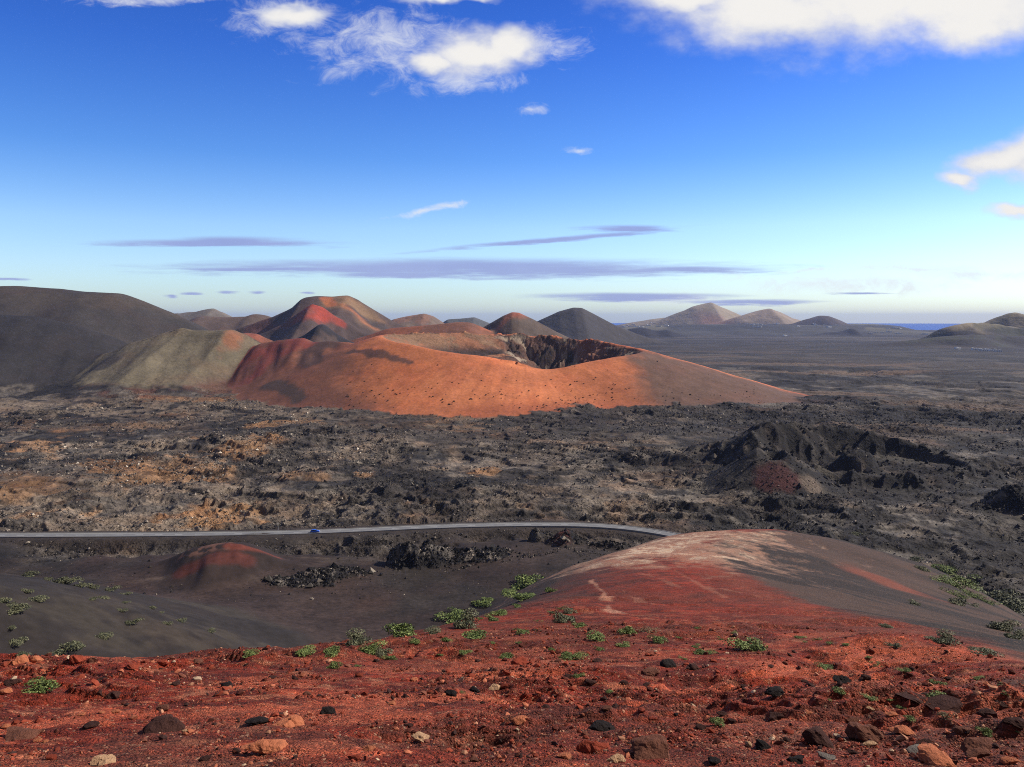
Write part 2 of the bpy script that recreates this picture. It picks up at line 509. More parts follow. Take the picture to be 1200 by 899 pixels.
LAVA = np.array([.026, .0232, .0215], np.float32)
LAVA2 = np.array([.115, .099, .083], np.float32)
BLACK = np.array([.014, .012, .0115], np.float32)
ASHC = np.array([.0195, .0172, .0158], np.float32)
ASHB = np.array([.036, .028, .0235], np.float32)
TAN = np.array([.195, .150, .110], np.float32)
OCHRE = np.array([.27, .145, .068], np.float32)
ORANGE = np.array([.46, .150, .062], np.float32)
REDH = np.array([.30, .050, .030], np.float32)
RED = np.array([.235, .034, .016], np.float32)
DRED = np.array([.085, .017, .011], np.float32)
OLIVE = np.array([.128, .106, .070], np.float32)
BROWN = np.array([.10, .062, .045], np.float32)
DARKM = np.array([.042, .0365, .034], np.float32)
PALE = np.array([.50, .31, .19], np.float32)

COL = np.empty((N, 3), np.float32)
SLP = None
gz_r, gz_a = np.gradient(HG)
dzdr = gz_r / np.gradient(rr)[:, None]
dzda = gz_a / (np.gradient(az)[None, :] * rr[:, None])
SLP = np.hypot(dzdr, dzda).ravel()


def mixc(m, c, w):
    """mix colour c into COL at mask m with weight w"""
    COL[m] = COL[m] * (1 - w[:, None]) + c * w[:, None]


def blob(m, px, py, rx, ry, rmin=0.):
    p = at(px, py, rmin)
    x, y = GX[m], GY[m]
    q = np.hypot((x - p.x) / rx, (y - p.y) / ry)
    return q


# plain
g = np.nonzero((ID == 0) | ((RG > 200) & (RG < 2200) & (ID != IDS.index('red_spur'))))[0]
COL[:] = LAVA
x, y, r_, l = GX[g], GY[g], RG[g], LOD[g]
n1 = fbm(x, y, 90, 5, 101, .6)
n2 = fbm(x, y * .7, 300, 4, 102)
n3 = fbm(x, y, 12, 3, 103, .7, lod=l)
mixc(g, LAVA2, sstep(.44, .70, n1 * .55 + n3 * .5 - .02))
crust = fbm(x, y * .55, 34, 5, 120, .68, lod=l)
mixc(g, BLACK * 1.1, sstep(.52, .62, crust) * .8 * sstep(4000, 1500, r_))
mixc(g, np.array([.17, .145, .118], np.float32), sstep(.60, .72, fbm(x + 500, y * .6, 20, 5, 121, .7, lod=l)) * .55 * sstep(2500, 900, r_) * sstep(330, 60, x))
left = sstep(230, -220, x + .10 * (y - 500)) * sstep(950, 780, y) * sstep(330, 400, y)
mixc(g, np.array([.092, .076, .062], np.float32), np.clip(left * 1.1 * sstep(.42, .60, n2 * .4 + n1 * .35 + n3 * .25), 0, 1) * .75)
mixc(g, TAN, left * sstep(.50, .68, n1 * .6 + n3 * .4) * .85)
n4 = fbm(x, y, 70, 4, 104)
mixc(g, OCHRE, left * sstep(.56, .70, n4 * .65 + n3 * .35) * .7)
ll = sstep(.55, .68, fbm(x, y * 1.6, 420, 4, 105)) * sstep(700, 1000, y)
mixc(g, np.array([.085, .066, .052], np.float32), ll * .45)
mixc(g, np.array([.13, .088, .06], np.float32), sstep(.64, .74, fbm(x * .45, y * 1.2, 160, 4, 106)) * sstep(500, 800, y) * .75)
mixc(g, np.array([.029, .0265, .026], np.float32), sstep(1500, 3000, r_) * .75)
mixc(g, np.array([.10, .085, .07], np.float32), sstep(.60, .70, fbm(x * .35, y, 700, 4, 107)) * sstep(2200, 3500, r_) * .55)
COL[g] *= (.72 + .62 * LOBE[g])[:, None]
mixc(g, BLACK * .9, EDGEL[g] * .7 * sstep(2600, 1500, r_))
# strip of pale lichen-grey clinker in front of the orange crater
mixc(g, TAN * .85, sstep(.35, .55, n3) * sstep(790, 850, y) * sstep(1000, 900, y) * sstep(-120, -220, x) * .8)
mixc(g, BLACK * 1.3, sstep(.52, .66, n1 * .5 + n3 * .55) * sstep(640, 700, y) * sstep(900, 830, y) * .8)
# ash basin
a_ = ash[g]
ashmix = ASHC + (ASHB - ASHC) * sstep(.40, .64, fbm(x, y, 50, 4, 108))[:, None]
ashmix = ashmix + (np.array([.038, .021, .017], np.float32) - ashmix) * (sstep(.52, .7, fbm(x, y, 70, 3, 109)) * sstep(60, -30, x) * .5)[:, None]
ashmix = ashmix * (1 + .35 * (n3[:, None] - .5) + .9 * (fbm(x * .5 + y * .35, y * .9 - x * .2, 24, 5, 122, .65)[:, None] - .5))
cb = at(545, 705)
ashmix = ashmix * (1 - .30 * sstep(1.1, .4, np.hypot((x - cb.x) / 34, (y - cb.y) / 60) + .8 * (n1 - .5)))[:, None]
COL[g] = COL[g] * (1 - a_[:, None]) + ashmix * a_[:, None]
sw = (sstep(.62, .72, fbm(x * .5 - y * .5, y * 1.8, 30, 4, 110)) * a_ * sstep(90, 20, short[g]) * sstep(-40, -120, x))
mixc(g, np.array([.16, .12, .09], np.float32), sw * .7)
dv = sstep(16, 7, droad[g])
mixc(g, ASHB * .85, dv * .9)
mixc(g, ASHB * 1.05, sstep(40, 12, droad[g] + 25 * (n1 - .5)) * .6)
for (px, py, rx, ry, c, w) in [(250, 606, 22, 26, OCHRE * 1.15, .95), (285, 522, 26, 40, OCHRE, .8), (570, 553, 9, 22, OCHRE * 1.1, .9), (235, 470, 60, 26, OCHRE * .9, .7),
                               (10, 478, 50, 30, TAN, .8), (160, 545, 40, 40, OCHRE * .8, .7), (20, 570, 40, 50, OCHRE * .6, .8), (895, 480, 30, 16, BROWN, .5), (900, 512, 32, 10, TAN, .5),
                               (1120, 475, 110, 45, np.array([.15, .10, .07]), .6), (540, 505, 60, 12, OCHRE * .7, .5), (235, 452, 120, 60, BROWN * np.array([1.1, .85, .8]), .85),
                               (940, 470, 60, 40, np.array([.075, .05, .045]), .7)]:
    q = blob(g, px, py, rx, ry) + 1.3 * (n4 - .5) + 1.8 * (n3 - .5)
    mixc(g, np.asarray(c, np.float32), sstep(1.1, .3, q) * w * .85)

GROUNDCOL = COL.copy()


# hills
def paint(i, base, var=.25, wl=60, seed=0):
    m = np.nonzero(ID == i)[0]
    n = fbm(GX[m], GY[m], wl, 4, seed + 200, .6)
    COL[m] = base * (1 + var * 2 * (n - .5))[:, None]
    return m, n


G_ = {n: i for i, n in enumerate(IDS)}
for nm, base, var, wl in [('hill_pointed', np.array([.27, .22, .155]), .3, 500), ('hill_twin', np.array([.26, .20, .145]), .3, 400), ('hill_round', np.array([.085, .065, .055]), .3, 400),
                          ('hill_low', np.array([.19, .19, .125]), .3, 400), ('hill_apron', np.array([.050, .046, .040]), .4, 300), ('hill_blue_low', np.array([.025, .022, .024]), .2, 300), ('hill_dark_cone', np.array([.050, .044, .042]), .25, 250),
                          ('hill_grey_twin', np.array([.10, .10, .10]), .25, 200), ('hill_tan', np.array([.16, .115, .09]), .25, 150), ('hill_pale', np.array([.15, .13, .11]), .25, 150),
                          ('hill_coastal', np.array([.22, .18, .12]), .35, 220)]:
    paint(G_[nm], np.asarray(base, np.float32), var, wl, G_[nm])
for nm in ('hill_pointed', 'hill_twin', 'hill_round', 'hill_low'):
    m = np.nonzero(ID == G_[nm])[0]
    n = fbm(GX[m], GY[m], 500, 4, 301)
    mixc(m, np.array([.030, .027, .030], np.float32), sstep(75, 10, H[m] + 60 * (n - .5)) * .9)  # cloud shadow along the feet of the far hills, painted as a dark tone
    mixc(m, np.array([.22, .10, .07], np.float32), sstep(1.0, .3, blob(m, 828, 378, 220, 500, 6000) + (n - .5)) * .7)
m = np.nonzero(ID == G_['hill_apron'])[0]
mixc(m, np.array([.15, .135, .09], np.float32), sstep(.50, .64, fbm(GX[m], GY[m], 420, 4, 331)) * sstep(5300, 5900, GY[m]) * .8)
m = np.nonzero(ID == G_['hill_coastal'])[0]
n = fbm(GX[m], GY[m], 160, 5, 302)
mixc(m, np.array([.026, .023, .024], np.float32), sstep(78, 58, H[m] + 60 * (n - .5)) * .95)  # shadow across the lower slopes, put into the colour below a height
mixc(m, np.array([.05, .055, .03], np.float32), sstep(.55, .65, fbm(GX[m], GY[m], 90, 3, 303)) * .5)
m = np.nonzero(ID == G_['hill_tan'])[0]
mixc(m, np.array([.30, .14, .09], np.float32), sstep(.5, .65, fbm(GX[m], GY[m], 120, 3, 304)) * .5)
m = np.nonzero(ID == G_['hill_pale'])[0]
mixc(m, BROWN, sstep(2850, 2700, GY[m]) * .8)
# red mountain
m, n = paint(i_redm, np.array([.075, .052, .046], np.float32), .3, 80, 1)
def rib(m, p0, p1, w, rmin):
    a, b = at(*p0, rmin), at(*p1, rmin)
    d, _ = seg_dist(GX[m], GY[m], [a.x, b.x], [a.y, b.y])
    return d / w
mixc(m, np.array([.21, .13, .075], np.float32), sstep(1.2, .5, rib(m, (398, 353), (432, 372), 50, 1500) + 1.0 * (n - .5)) * .9)
mixc(m, np.array([.055, .045, .045], np.float32), sstep(1.1, .7, rib(m, (410, 362), (450, 383), 16, 1500) + .8 * (n - .5)) * .95)
mixc(m, np.array([.30, .12, .06], np.float32), sstep(1.2, .4, rib(m, (385, 358), (440, 386), 10, 1500) + .8 * (n - .5)) * .8)
mixc(m, REDH, sstep(1.15, .6, blob(m, 366, 362, 38, 60, 1500) + 1.0 * (n - .5)) * .95)
mixc(m, REDH * .9, sstep(1.15, .5, rib(m, (370, 361), (398, 377), 16, 1500) + 1.0 * (n - .5)) * .8)
mixc(m, ORANGE * .8, sstep(1.15, .5, rib(m, (381, 349.5), (388, 357), 16, 1500) + 1.0 * (n - .5)) * .9)
mixc(m, np.array([.16, .07, .055], np.float32), sstep(1.15, .4, rib(m, (300, 382), (350, 375), 30, 1500) + 1.4 * (n - .5)) * .6)
m, n = paint(i_redcone, np.array([.24, .085, .045], np.float32), .3, 50, 2)
mixc(m, np.array([.030, .027, .030], np.float32), sstep(1560, 1540, GY[m]) * sstep(-200, -240, GX[m]))
mixc(m, np.array([.10, .065, .05], np.float32), sstep(.48, .6, n) * .6)
m, n = paint(i_redtip, np.array([.095, .07, .055], np.float32), .25, 50, 3)
mixc(m, np.array([.30, .085, .045], np.float32), sstep(98, 116, H[m] + 24 * (n - .5)) * .9)
mixc(m, np.array([.25, .095, .055], np.float32), sstep(1.2, .3, rib(m, (600, 368), (585, 384), 14, 1400) + 1.2 * (n - .5)) * .8)
# left mountain
m, n = paint(i_left, DARKM, .22, 90, 4)  # dark ash, and the cloud shadow over it, in one base colour
x, y = GX[m], GY[m]
mixc(m, np.array([.066, .052, .040], np.float32), sstep(.45, .62, fbm(x, y, 160, 4, 305)) * sstep(1330, 1420, y) * .7)
mixc(m, np.array([.026, .0235, .0235], np.float32), sstep(1330, 1270, y + 60 * (n - .5)) * .8)
mixc(m, OLIVE * .8, sstep(-440, -390, x + 60 * (n - .5)) * sstep(60, 25, H[m]) * .7)
# olive hill
m, n = paint(i_olive, OLIVE, .25, 60, 5)
x, y = GX[m], GY[m]
mixc(m, np.array([.085, .070, .050], np.float32), sstep(.52, .70, fbm(x + .3 * y, y * .3, 40, 5, 307, .65)) * .5)
mixc(m, ORANGE * .55, sstep(1.2, .4, blob(m, 272, 394, 14, 50, 900) + 1.6 * (n - .5)) * .6)
mixc(m, np.array([.040, .036, .036], np.float32), sstep(1.2, .5, blob(m, 118, 428, 24, 40, 900) + 1.6 * (n - .5)) * .8)
mixc(m, BLACK * 1.5, sstep(1.0, .6, rib(m, (168, 399), (202, 388), 8, 1000) + 1.5 * (n - .5)) * .9)
mixc(m, np.array([.12, .07, .055], np.float32), sstep(40, 8, H[m] + 20 * (n - .5)) * sstep(-450, -380, x) * .8)
# orange crater
m, n = paint(i_orange, ORANGE, .16, 40, 6)
x, y = GX[m], GY[m]
n5 = fbm(x, y, 30, 5, 308, .6) + .35 * (fbm(x * 1.0, y * .3, 9, 3, 332) - .5)
mixc(m, ORANGE * np.array([.80, .72, .8]), sstep(.45, .65, fbm(x, y, 120, 4, 309)) * .6)
ds_, ps_ = np.zeros(N, np.float32), np.zeros(N, np.float32)
ds_[mc], ps_[mc] = dc, phc
streak = fbm(ps_[m] * 1.0 + .05 * ds_[m], ds_[m] * .05, 4., 5, 333, .65)
mixc(m, ORANGE * np.array([.62, .60, .70]), sstep(.50, .74, streak) * sstep(4, 30, ds_[m]) * .32)
mixc(m, ORANGE * np.array([1.15, 1.3, 1.5]), sstep(.54, .74, 1 - streak) * sstep(4, 30, ds_[m]) * .22)
mixc(m, np.array([.20, .055, .030], np.float32), sstep(14, 3, H[m]) * .35)
# dark drift on the left part and red shoulder
lx = x + 14 * (n5 - .5)
mixc(m, np.array([.075, .045, .037], np.float32), sstep(-150, -225, lx + .25 * (y - 1000) + 30 * (n5 - .5)) * sstep(-420, -400, lx) * .75)
qn = 1.3 * (n5 - .5)
mixc(m, np.array([.06, .042, .038], np.float32), sstep(1.1, .5, rib(m, (415, 402), (365, 425), 26, 800) + qn) * .7)
mixc(m, np.array([.06, .042, .038], np.float32), sstep(1.1, .5, rib(m, (412, 412), (480, 425), 9, 800) + qn) * .8)
for p0, p1, w in [((345, 399), (300, 418), 26), ((355, 401), (335, 412), 22), ((300, 404), (280, 432), 26), ((318, 408), (300, 440), 18)]:
    mixc(m, np.array([.215, .052, .038], np.float32), sstep(1.15, .35, rib(m, p0, p1, w, 800) + qn) * .9)
mixc(m, np.array([.22, .075, .05], np.float32), sstep(1.2, .4, blob(m, 292, 394, 26, 40, 1100) + qn) * .9)
mixc(m, np.array([.15, .055, .042], np.float32), sstep(1.3, .4, blob(m, 275, 440, 40, 50, 800) + qn) * .8)
mixc(m, np.array([.05, .04, .036], np.float32), sstep(1.2, .4, rib(m, (318, 450), (350, 468), 12, 800) + qn) * .8)
# right end: grey ash face below the bright shoulder
gr = sstep(118, 168, x + .55 * (y - 960) * 0 + 30 * (n5 - .5)) * sstep(1070, 1035, y + .12 * (x - 160) + 26 * (n5 - .5))
mixc(m, np.array([.088, .062, .050], np.float32), gr * .9)
# inside
dd = np.zeros(N, np.float32) + 99
dd[mc] = dc
phi = np.zeros(N, np.float32)
phi[mc] = phc
d_, p_ = dd[m], phi[m]
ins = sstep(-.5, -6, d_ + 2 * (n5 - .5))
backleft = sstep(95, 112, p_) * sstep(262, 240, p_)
wn = ridged(x, y, 15, 4, 38, .6)
mixc(m, np.array([.20, .125, .075], np.float32) , ins * backleft * .92)
mixc(m, np.array([.29, .11, .055], np.float32), ins * backleft * sstep(.5, .65, n5) * .6)
mixc(m, BLACK * 2.2, ins * backleft * sstep(.50, .58, fbm(x, y, 30, 4, 310)) * sstep(68, 54, H[m]) * .9)
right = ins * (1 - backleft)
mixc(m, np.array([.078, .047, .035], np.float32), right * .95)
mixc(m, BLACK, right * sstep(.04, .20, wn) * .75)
mixc(m, np.array([.30, .235, .17], np.float32), right * sstep(.57, .66, fbm(x, y, 22, 5, 311, .6)) * .85)
mixc(m, np.array([.17, .065, .042], np.float32), right * sstep(1.1, .5, blob(m, 695, 420, 30, 60, 900) + qn) * .8)
rk = np.zeros(N, np.float32)
rk[mc] = np.maximum(rimrock, rimrock2)
mixc(m, BLACK * 1.6, rk[m] * sstep(.42, .6, fbm(x, y, 18, 4, 312)) * .9)
# spatter cones
m, n = paint(i_spat, np.array([.017, .0145, .0135], np.float32), .35, 14, 7)
x, y = GX[m], GY[m]
nn = fbm(x, y, 9, 4, 313, .65)
mixc(m, np.array([.085, .072, .058], np.float32), sstep(.55, .70, nn) * .6)
mixc(m, np.array([.065, .024, .022], np.float32), sstep(1.15, .75, np.hypot((x - 150) / 13, (y - 455) / 15) + .7 * (nn - .5)) * .95)
mixc(m, np.array([.16, .12, .09], np.float32), sstep(1.15, .55, np.hypot((x - 171) / 7, (y - 450) / 9) + .8 * (nn - .5)) * .8)
mixc(m, np.array([.08, .068, .052], np.float32), sstep(1.2, .6, np.hypot((x - 188) / 16, (y - 497) / 12) + 1.0 * (nn - .5)) * .7)
mixc(m, np.array([.065, .058, .047], np.float32), sstep(1.2, .6, np.hypot((x - 264) / 26, (y - 540) / 14) + 1.0 * (nn - .5)) * .7)
for nm in ('lava_outcrop_big', 'lava_outcrop_left', 'lava_outcrop_road', 'lava_outcrop_foot', 'lava_outcrop_right'):
    m, n = paint(G_[nm], BLACK * 1.15, .3, 8, G_[nm])
    nn = fbm(GX[m], GY[m], 4 if GY[m].mean() < 400 else 16, 3, 314, .7)
    mixc(m, np.array([.14, .12, .10], np.float32), sstep(.56, .72, nn) * .8)
m = np.nonzero(ID == i_l3)[0]
mixc(m, np.array([.085, .028, .022], np.float32), sstep(1.2, .5, blob(m, 655, 626, 6, 8) + .8 * (fbm(GX[m], GY[m], 8, 3, 315) - .5)) * .8)
mixc(m, ASHB, sstep(4, 1, H[m]) * .6)
m, n = paint(i_redh, np.array([.028, .0195, .017], np.float32), .25, 20, 8)
x, y = GX[m], GY[m]
nn = fbm(x, y, 14, 4, 316, .6)
mixc(m, np.array([.13, .036, .024], np.float32), sstep(1.3, .3, rib(m, (272, 640), (325, 653), 3.0, 250) + 1.2 * (nn - .5)) * .9)
mixc(m, np.array([.085, .026, .020], np.float32), sstep(1.2, .4, rib(m, (215, 670), (290, 657), 5, 250) + 1.4 * (nn - .5)) * .8)
mixc(m, np.array([.14, .07, .05], np.float32), sstep(1.2, .5, rib(m, (222, 648), (262, 637), 5, 250) + 1.0 * (nn - .5)) * sstep(.5, .6, fbm(x, y, 3, 2, 317)) * .8)
m, n = paint(i_lash, np.array([.024, .0195, .0175], np.float32), .25, 16, 9)
mixc(m, np.array([.042, .034, .026], np.float32), sstep(.48, .68, fbm(GX[m], GY[m], 26, 5, 318, .65)) * .8)
# near spur
m = np.nonzero(ID == i_spur)[0]
x, y = GX[m], GY[m]
na, nbb, nc = fbm(x, y, 5, 5, 320, .62), fbm(x, y * 1.8, 1.6, 4, 321, .6), fbm(x, y, 22, 4, 322)
BX = np.interp(y, [b[1] for b in BL], [b[0] for b in BL])
BX = np.where(y < 8, 9.0 + (8 - y) * .8, BX)
rr_ = x - BX
COL[m] = RED * (.42 + .80 * na)[:, None]
mixc(m, DRED, sstep(.50, .62, nbb * .6 + na * .4) * .85)
nd = fbm(x, y * 1.5, .7, 4, 326, .65)
mixc(m, DRED * .8, sstep(.56, .68, nd) * sstep(60, 25, y) * .7)
mixc(m, np.array([.34, .125, .066], np.float32), sstep(.60, .78, fbm(x, y * 1.6, .8, 5, 327, .7)) * sstep(70, 25, y) * .6)
mixc(m, np.array([.38, .088, .042], np.float32), sstep(.56, .72, fbm(x * .7, y * 1.5, 2.4, 4, 323, .6)) * sstep(60, 20, y) * .7)
mixc(m, np.array([.11, .030, .018], np.float32), sstep(.50, .64, nc) * .45)
mixc(m, np.array([.105, .035, .021], np.float32), sstep(17, 8, y) * sstep(.30, .55, na) * .7)
# dark brown left rim of the spur, ash flank on the right
SD = np.zeros(N, np.float32)
SD[mS] = sd
sdm = SD[m]
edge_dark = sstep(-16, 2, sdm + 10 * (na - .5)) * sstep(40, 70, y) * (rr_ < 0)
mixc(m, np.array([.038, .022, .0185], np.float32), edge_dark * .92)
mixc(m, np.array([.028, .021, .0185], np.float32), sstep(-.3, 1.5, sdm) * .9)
w_ = sstep(-.5, 3.5, rr_ + 4 * (na - .5))
ashn = fbm(x + .7 * y, y * .35, 16, 5, 324, .6)
ac = np.array([.023, .0175, .0155], np.float32) + (np.array([.055, .034, .026], np.float32) - np.array([.023, .0175, .0155], np.float32)) * sstep(.42, .68, ashn)[:, None]
COL[m] = COL[m] * (1 - w_[:, None]) + ac * w_[:, None]
mixc(m, np.array([.15, .042, .024], np.float32), sstep(1.2, .3, blob(m, 1030, 678, 5, 22) + 1.1 * (ashn - .5)) * .85)
mixc(m, np.array([.20, .05, .028], np.float32), sstep(2.2, .2, np.abs(rr_ + 1.2)) * sstep(130, 100, y) * sstep(24, 40, y) * .5)
# pale mottled patch on the knoll and the pale streak below it
pn = fbm(x, y * .45, 2.6, 5, 325, .75)
pq = np.minimum(blob(m, 770, 645, 18, 36), blob(m, 800, 630, 24, 22))
pw = sstep(1.25, .2, pq + 1.3 * (na - .5) + 1.3 * (pn - .5))
mixc(m, np.array([.30, .17, .115], np.float32), pw * .8)
mixc(m, np.array([.46, .34, .24], np.float32), pw * sstep(.47, .60, pn) * sstep(96, 128, y) * .9)
mixc(m, np.array([.16, .028, .018], np.float32), sstep(1.15, .5, blob(m, 722, 642, 5, 12) + .8 * (pn - .5)) * .9)
sa, sb, sc_ = at(692, 680), at(708, 694), at(720, 716)
q, _ = seg_dist(x, y, [sa.x, sb.x, sc_.x], [sa.y, sb.y, sc_.y])
mixc(m, np.array([.38, .19, .125], np.float32), sstep(1.3, .1, q / .42 + 3.0 * (pn - .5)) * .75)
for a, b, w in [((730, 692), (765, 708), .6), ((700, 656), (740, 662), 1.2), ((750, 672), (800, 690), .7), ((800, 655), (860, 668), 1.6), ((790, 668), (850, 700), .8), ((640, 775), (730, 780), .35),
                ((845, 690), (905, 700), .7)]:
    p, q_ = at(*a), at(*b)
    q, _ = seg_dist(x, y, [p.x, q_.x], [p.y, q_.y])
    mixc(m, np.array([.30, .12, .075], np.float32), sstep(1.2, .0, q / (w * .5) + 4.2 * (pn - .5)) * .5)
for nm, sw_ in [('hill_red_cinder', 2.2), ('hill_ash_spur', 5), ('hill_olive', 10), ('hill_broad_dark', 9), ('lava_outcrop_big', .8), ('lava_outcrop_left', .8), ('lava_outcrop_road', 1.4),
                ('lava_outcrop_foot', 3), ('lava_outcrop_right', 1.5), ('spatter_cone', 2.5), ('crater_hill', 1.6)]:
    m = np.nonzero(ID == G_[nm])[0]
    w_s = sstep(0, sw_, STAND[m] + sw_ * .5 * (fbm(GX[m], GY[m], sw_ * 5, 3, 330) - .5))[:, None]
    COL[m] = GROUNDCOL[m] * (1 - w_s) + COL[m] * w_s
COL = np.clip(COL, .004, .8)
print('colours', round(time.time() - T0, 1))


# ------------------------------------------------------------------ materials
class NT:
    def __init__(s, tree):
        s.t = tree

    def n(s, typ, **kw):
        o = s.t.nodes.new(typ)
        for k, v in kw.items():
            setattr(o, k, v)
        return o

    def link(s, a, b):
        s.t.links.new(a, b)

    def m(s, op, a, b=0., c=0.):
        o = s.n('ShaderNodeMath', operation=op)
        for i, v in enumerate((a, b, c)):
            if hasattr(v, 'links') or isinstance(v, bpy.types.NodeSocket):
                s.link(v, o.inputs[i])
            else:
                o.inputs[i].default_value = v
        return o.outputs[0]

    def step(s, a, b, v):
        o = s.n('ShaderNodeMapRange', interpolation_type='SMOOTHSTEP')
        s.link(v, o.inputs[0])
        o.inputs[1].default_value, o.inputs[2].default_value = a, b
        return o.outputs[0]

    def noise(s, vec, scale, detail=3., rough=.55, dist=0.):
        o = s.n('ShaderNodeTexNoise')
        s.link(vec, o.inputs['Vector'])
        o.inputs['Scale'].default_value = scale
        o.inputs['Detail'].default_value = detail
        o.inputs['Roughness'].default_value = rough
        o.inputs['Distortion'].default_value = dist
        return o.outputs[0]

    def voro(s, vec, scale, feature='F1', rnd=1.):
        o = s.n('ShaderNodeTexVoronoi', feature=feature)
        s.link(vec, o.inputs['Vector'])
        o.inputs['Scale'].default_value = scale
        o.inputs['Randomness'].default_value = rnd
        return o

    def mix(s, fac, a, b, blend='MIX'):
        o = s.n('ShaderNodeMix', data_type='RGBA', blend_type=blend)
        for sock, v in ((o.inputs[0], fac), (o.inputs[6], a), (o.inputs[7], b)):
            if isinstance(v, bpy.types.NodeSocket):
                s.link(v, sock)
            else:
                sock.default_value = v if not isinstance(v, tuple) else (*v[:3], 1.)
        return o.outputs[2]

    def mul(s, col, fac):
        o = s.n('ShaderNodeVectorMath', operation='SCALE')
        s.link(col, o.inputs[0])
        if isinstance(fac, bpy.types.NodeSocket):
            s.link(fac, o.inputs['Scale'])
        else:
            o.inputs['Scale'].default_value = fac
        return o.outputs[0]


def new_mat(name):
    m = bpy.data.materials.new(name)
    m.use_nodes = True
    t = m.node_tree
    t.nodes.clear()
    nt = NT(t)
    out = nt.n('ShaderNodeOutputMaterial')
    b = nt.n('ShaderNodeBsdfPrincipled')
    nt.link(b.outputs[0], out.inputs[0])
    b.inputs['Roughness'].default_value = .9
    b.inputs['Specular IOR Level'].default_value = .15
    return m, nt, b


def terrain_mat(name, scales, cvar, bumps, pebble=None):
    """scales: [(scale, amount)] brightness noise; bumps: [(scale, height m)]"""
    m, nt, b = new_mat(name)
    tc = nt.n('ShaderNodeTexCoord').outputs['Object']
    att = nt.n('ShaderNodeAttribute', attribute_name='ground_colour')
    col = att.outputs['Color']
    rg = nt.n('ShaderNodeAttribute', attribute_name='roughness_of_rock').outputs['Fac']
    f = None
    for sc, am in scales:
        v = nt.m('MULTIPLY_ADD', nt.m('SUBTRACT', nt.noise(tc, sc, 4., .65), .5), am, 1.)
        f = v if f is None else nt.m('MULTIPLY', f, v)
    col = nt.mul(col, nt.m('MAXIMUM', f, .15))
    # slight hue drift
    col = nt.mix(nt.step(.45, .75, nt.noise(tc, cvar[0], 3., .6)), col, nt.mix(1., col, cvar[1], 'MULTIPLY'))
    h = None
    for sc, am in bumps:
        v = nt.m('MULTIPLY_ADD', nt.noise(tc, sc, 4., .62), am, -.5 * am)
        h = v if h is None else nt.m('ADD', h, v)
    if pebble:
        sc, am, cam = pebble
        for k, (s_, a_) in enumerate(((sc, am), (sc * 2.3, am * .5))):
            vo = nt.voro(tc, s_)
            pk = nt.m('MULTIPLY', nt.m('SUBTRACT', 1., nt.m('MINIMUM', nt.m('MULTIPLY', vo.outputs['Distance'], 1.5), 1.)), a_)
            h = nt.m('ADD', h, pk)
            sep = nt.n('ShaderNodeSeparateColor')
            nt.link(vo.outputs['Color'], sep.inputs[0])
            col = nt.mul(col, nt.m('MULTIPLY_ADD', nt.m('SUBTRACT', nt.m('POWER', sep.outputs[0], 2.2), .3), cam, 1.))
            if k == 0:
                pale = nt.step(.955, .975, sep.outputs[1])
                col = nt.mix(nt.m('MULTIPLY', pale, .6), col, (.34, .19, .115))
    nt.link(col, b.inputs['Base Color'])
    bp = nt.n('ShaderNodeBump')
    nt.link(nt.m('MULTIPLY', h, rg), bp.inputs['Height'])
    bp.inputs['Distance'].default_value = 1.
    bp.inputs['Strength'].default_value = 1.
    nt.link(bp.outputs[0], b.inputs['Normal'])
    return m


MAT_PLAIN = terrain_mat('lava_plain', [(.012, .8), (.10, 1.5), (.55, 2.0)], (.03, (1.12, .98, .88)), [(.12, 3.6), (.5, 1.4), (1.4, .4)])
MAT_HILL = terrain_mat('cinder_slope', [(.012, .6), (.06, .8), (.35, 1.1)], (.02, (1.08, .96, .92)), [(.05, 2.0), (.3, .5)])
MAT_FAR = terrain_mat('far_slope', [(.002, .5), (.012, .6)], (.004, (1.05, 1.0, .9)), [(.008, 14.)])
MAT_SPATTER = terrain_mat('black_clinker', [(.15, .8), (.8, 1.1)], (.08, (1.1, .95, .9)), [(.25, 1.6), (.9, .7), (2.5, .22)])
MAT_SPUR = terrain_mat('red_cinder', [(.25, .4), (1.3, .7), (6., .9)], (.6, (1.2, 1.0, .85)), [(1.2, .10), (5., .06), (22., .018)], (24., .026, .95))

# ------------------------------------------------------------------ terrain meshes, one object per landform
ROUGHV = np.ones(N, np.float32)
gg = ID == 0
ROUGHV[gg] = np.clip(.10 + .9 * rough[gg], 0, 1)
for nm in ('hill_red_cinder', 'hill_ash_spur'):
    ROUGHV[ID == G_[nm]] = .14
m = np.nonzero(ID == i_spur)[0]
BXm = rr_
ROUGHV[m] = np.clip(1 - .55 * w_ - .6 * edge_dark, .15, 1) * np.clip(1.15 - .004 * y, .3, 1)
m = np.nonzero(ID == i_orange)[0]
ROUGHV[m] = .35 + 1.5 * ins
# normals of the whole sheet so seams between landforms stay smooth
Pg = np.stack([GX, GY, H], 1).reshape(NR, NA, 3)
e1 = np.gradient(Pg, axis=1)
e0 = np.gradient(Pg, axis=0)
NRM = np.cross(e1, e0)
NRM /= np.linalg.norm(NRM, axis=2, keepdims=True) + 1e-9
NRM = np.where(NRM[..., 2:3] < 0, -NRM, NRM).reshape(-1, 3).astype(np.float32)
IDg = ID.reshape(NR, NA)
ii, jj = np.meshgrid(np.arange(NR - 1), np.arange(NA - 1), indexing='ij')
q00 = (ii * NA + jj).ravel()
QUADS = np.stack([q00, q00 + 1, q00 + NA + 1, q00 + NA], 1)
# a quad belongs to the commonest id of its corners (tie: the largest)
ci = ID[QUADS]
qid = np.max(ci, axis=1)


def props(o, label=None, cat=None, group=None, kind=None):
    for k, v in (('label', label), ('category', cat), ('group', group), ('kind', kind)):
        if v:
            o[k] = v
    return o


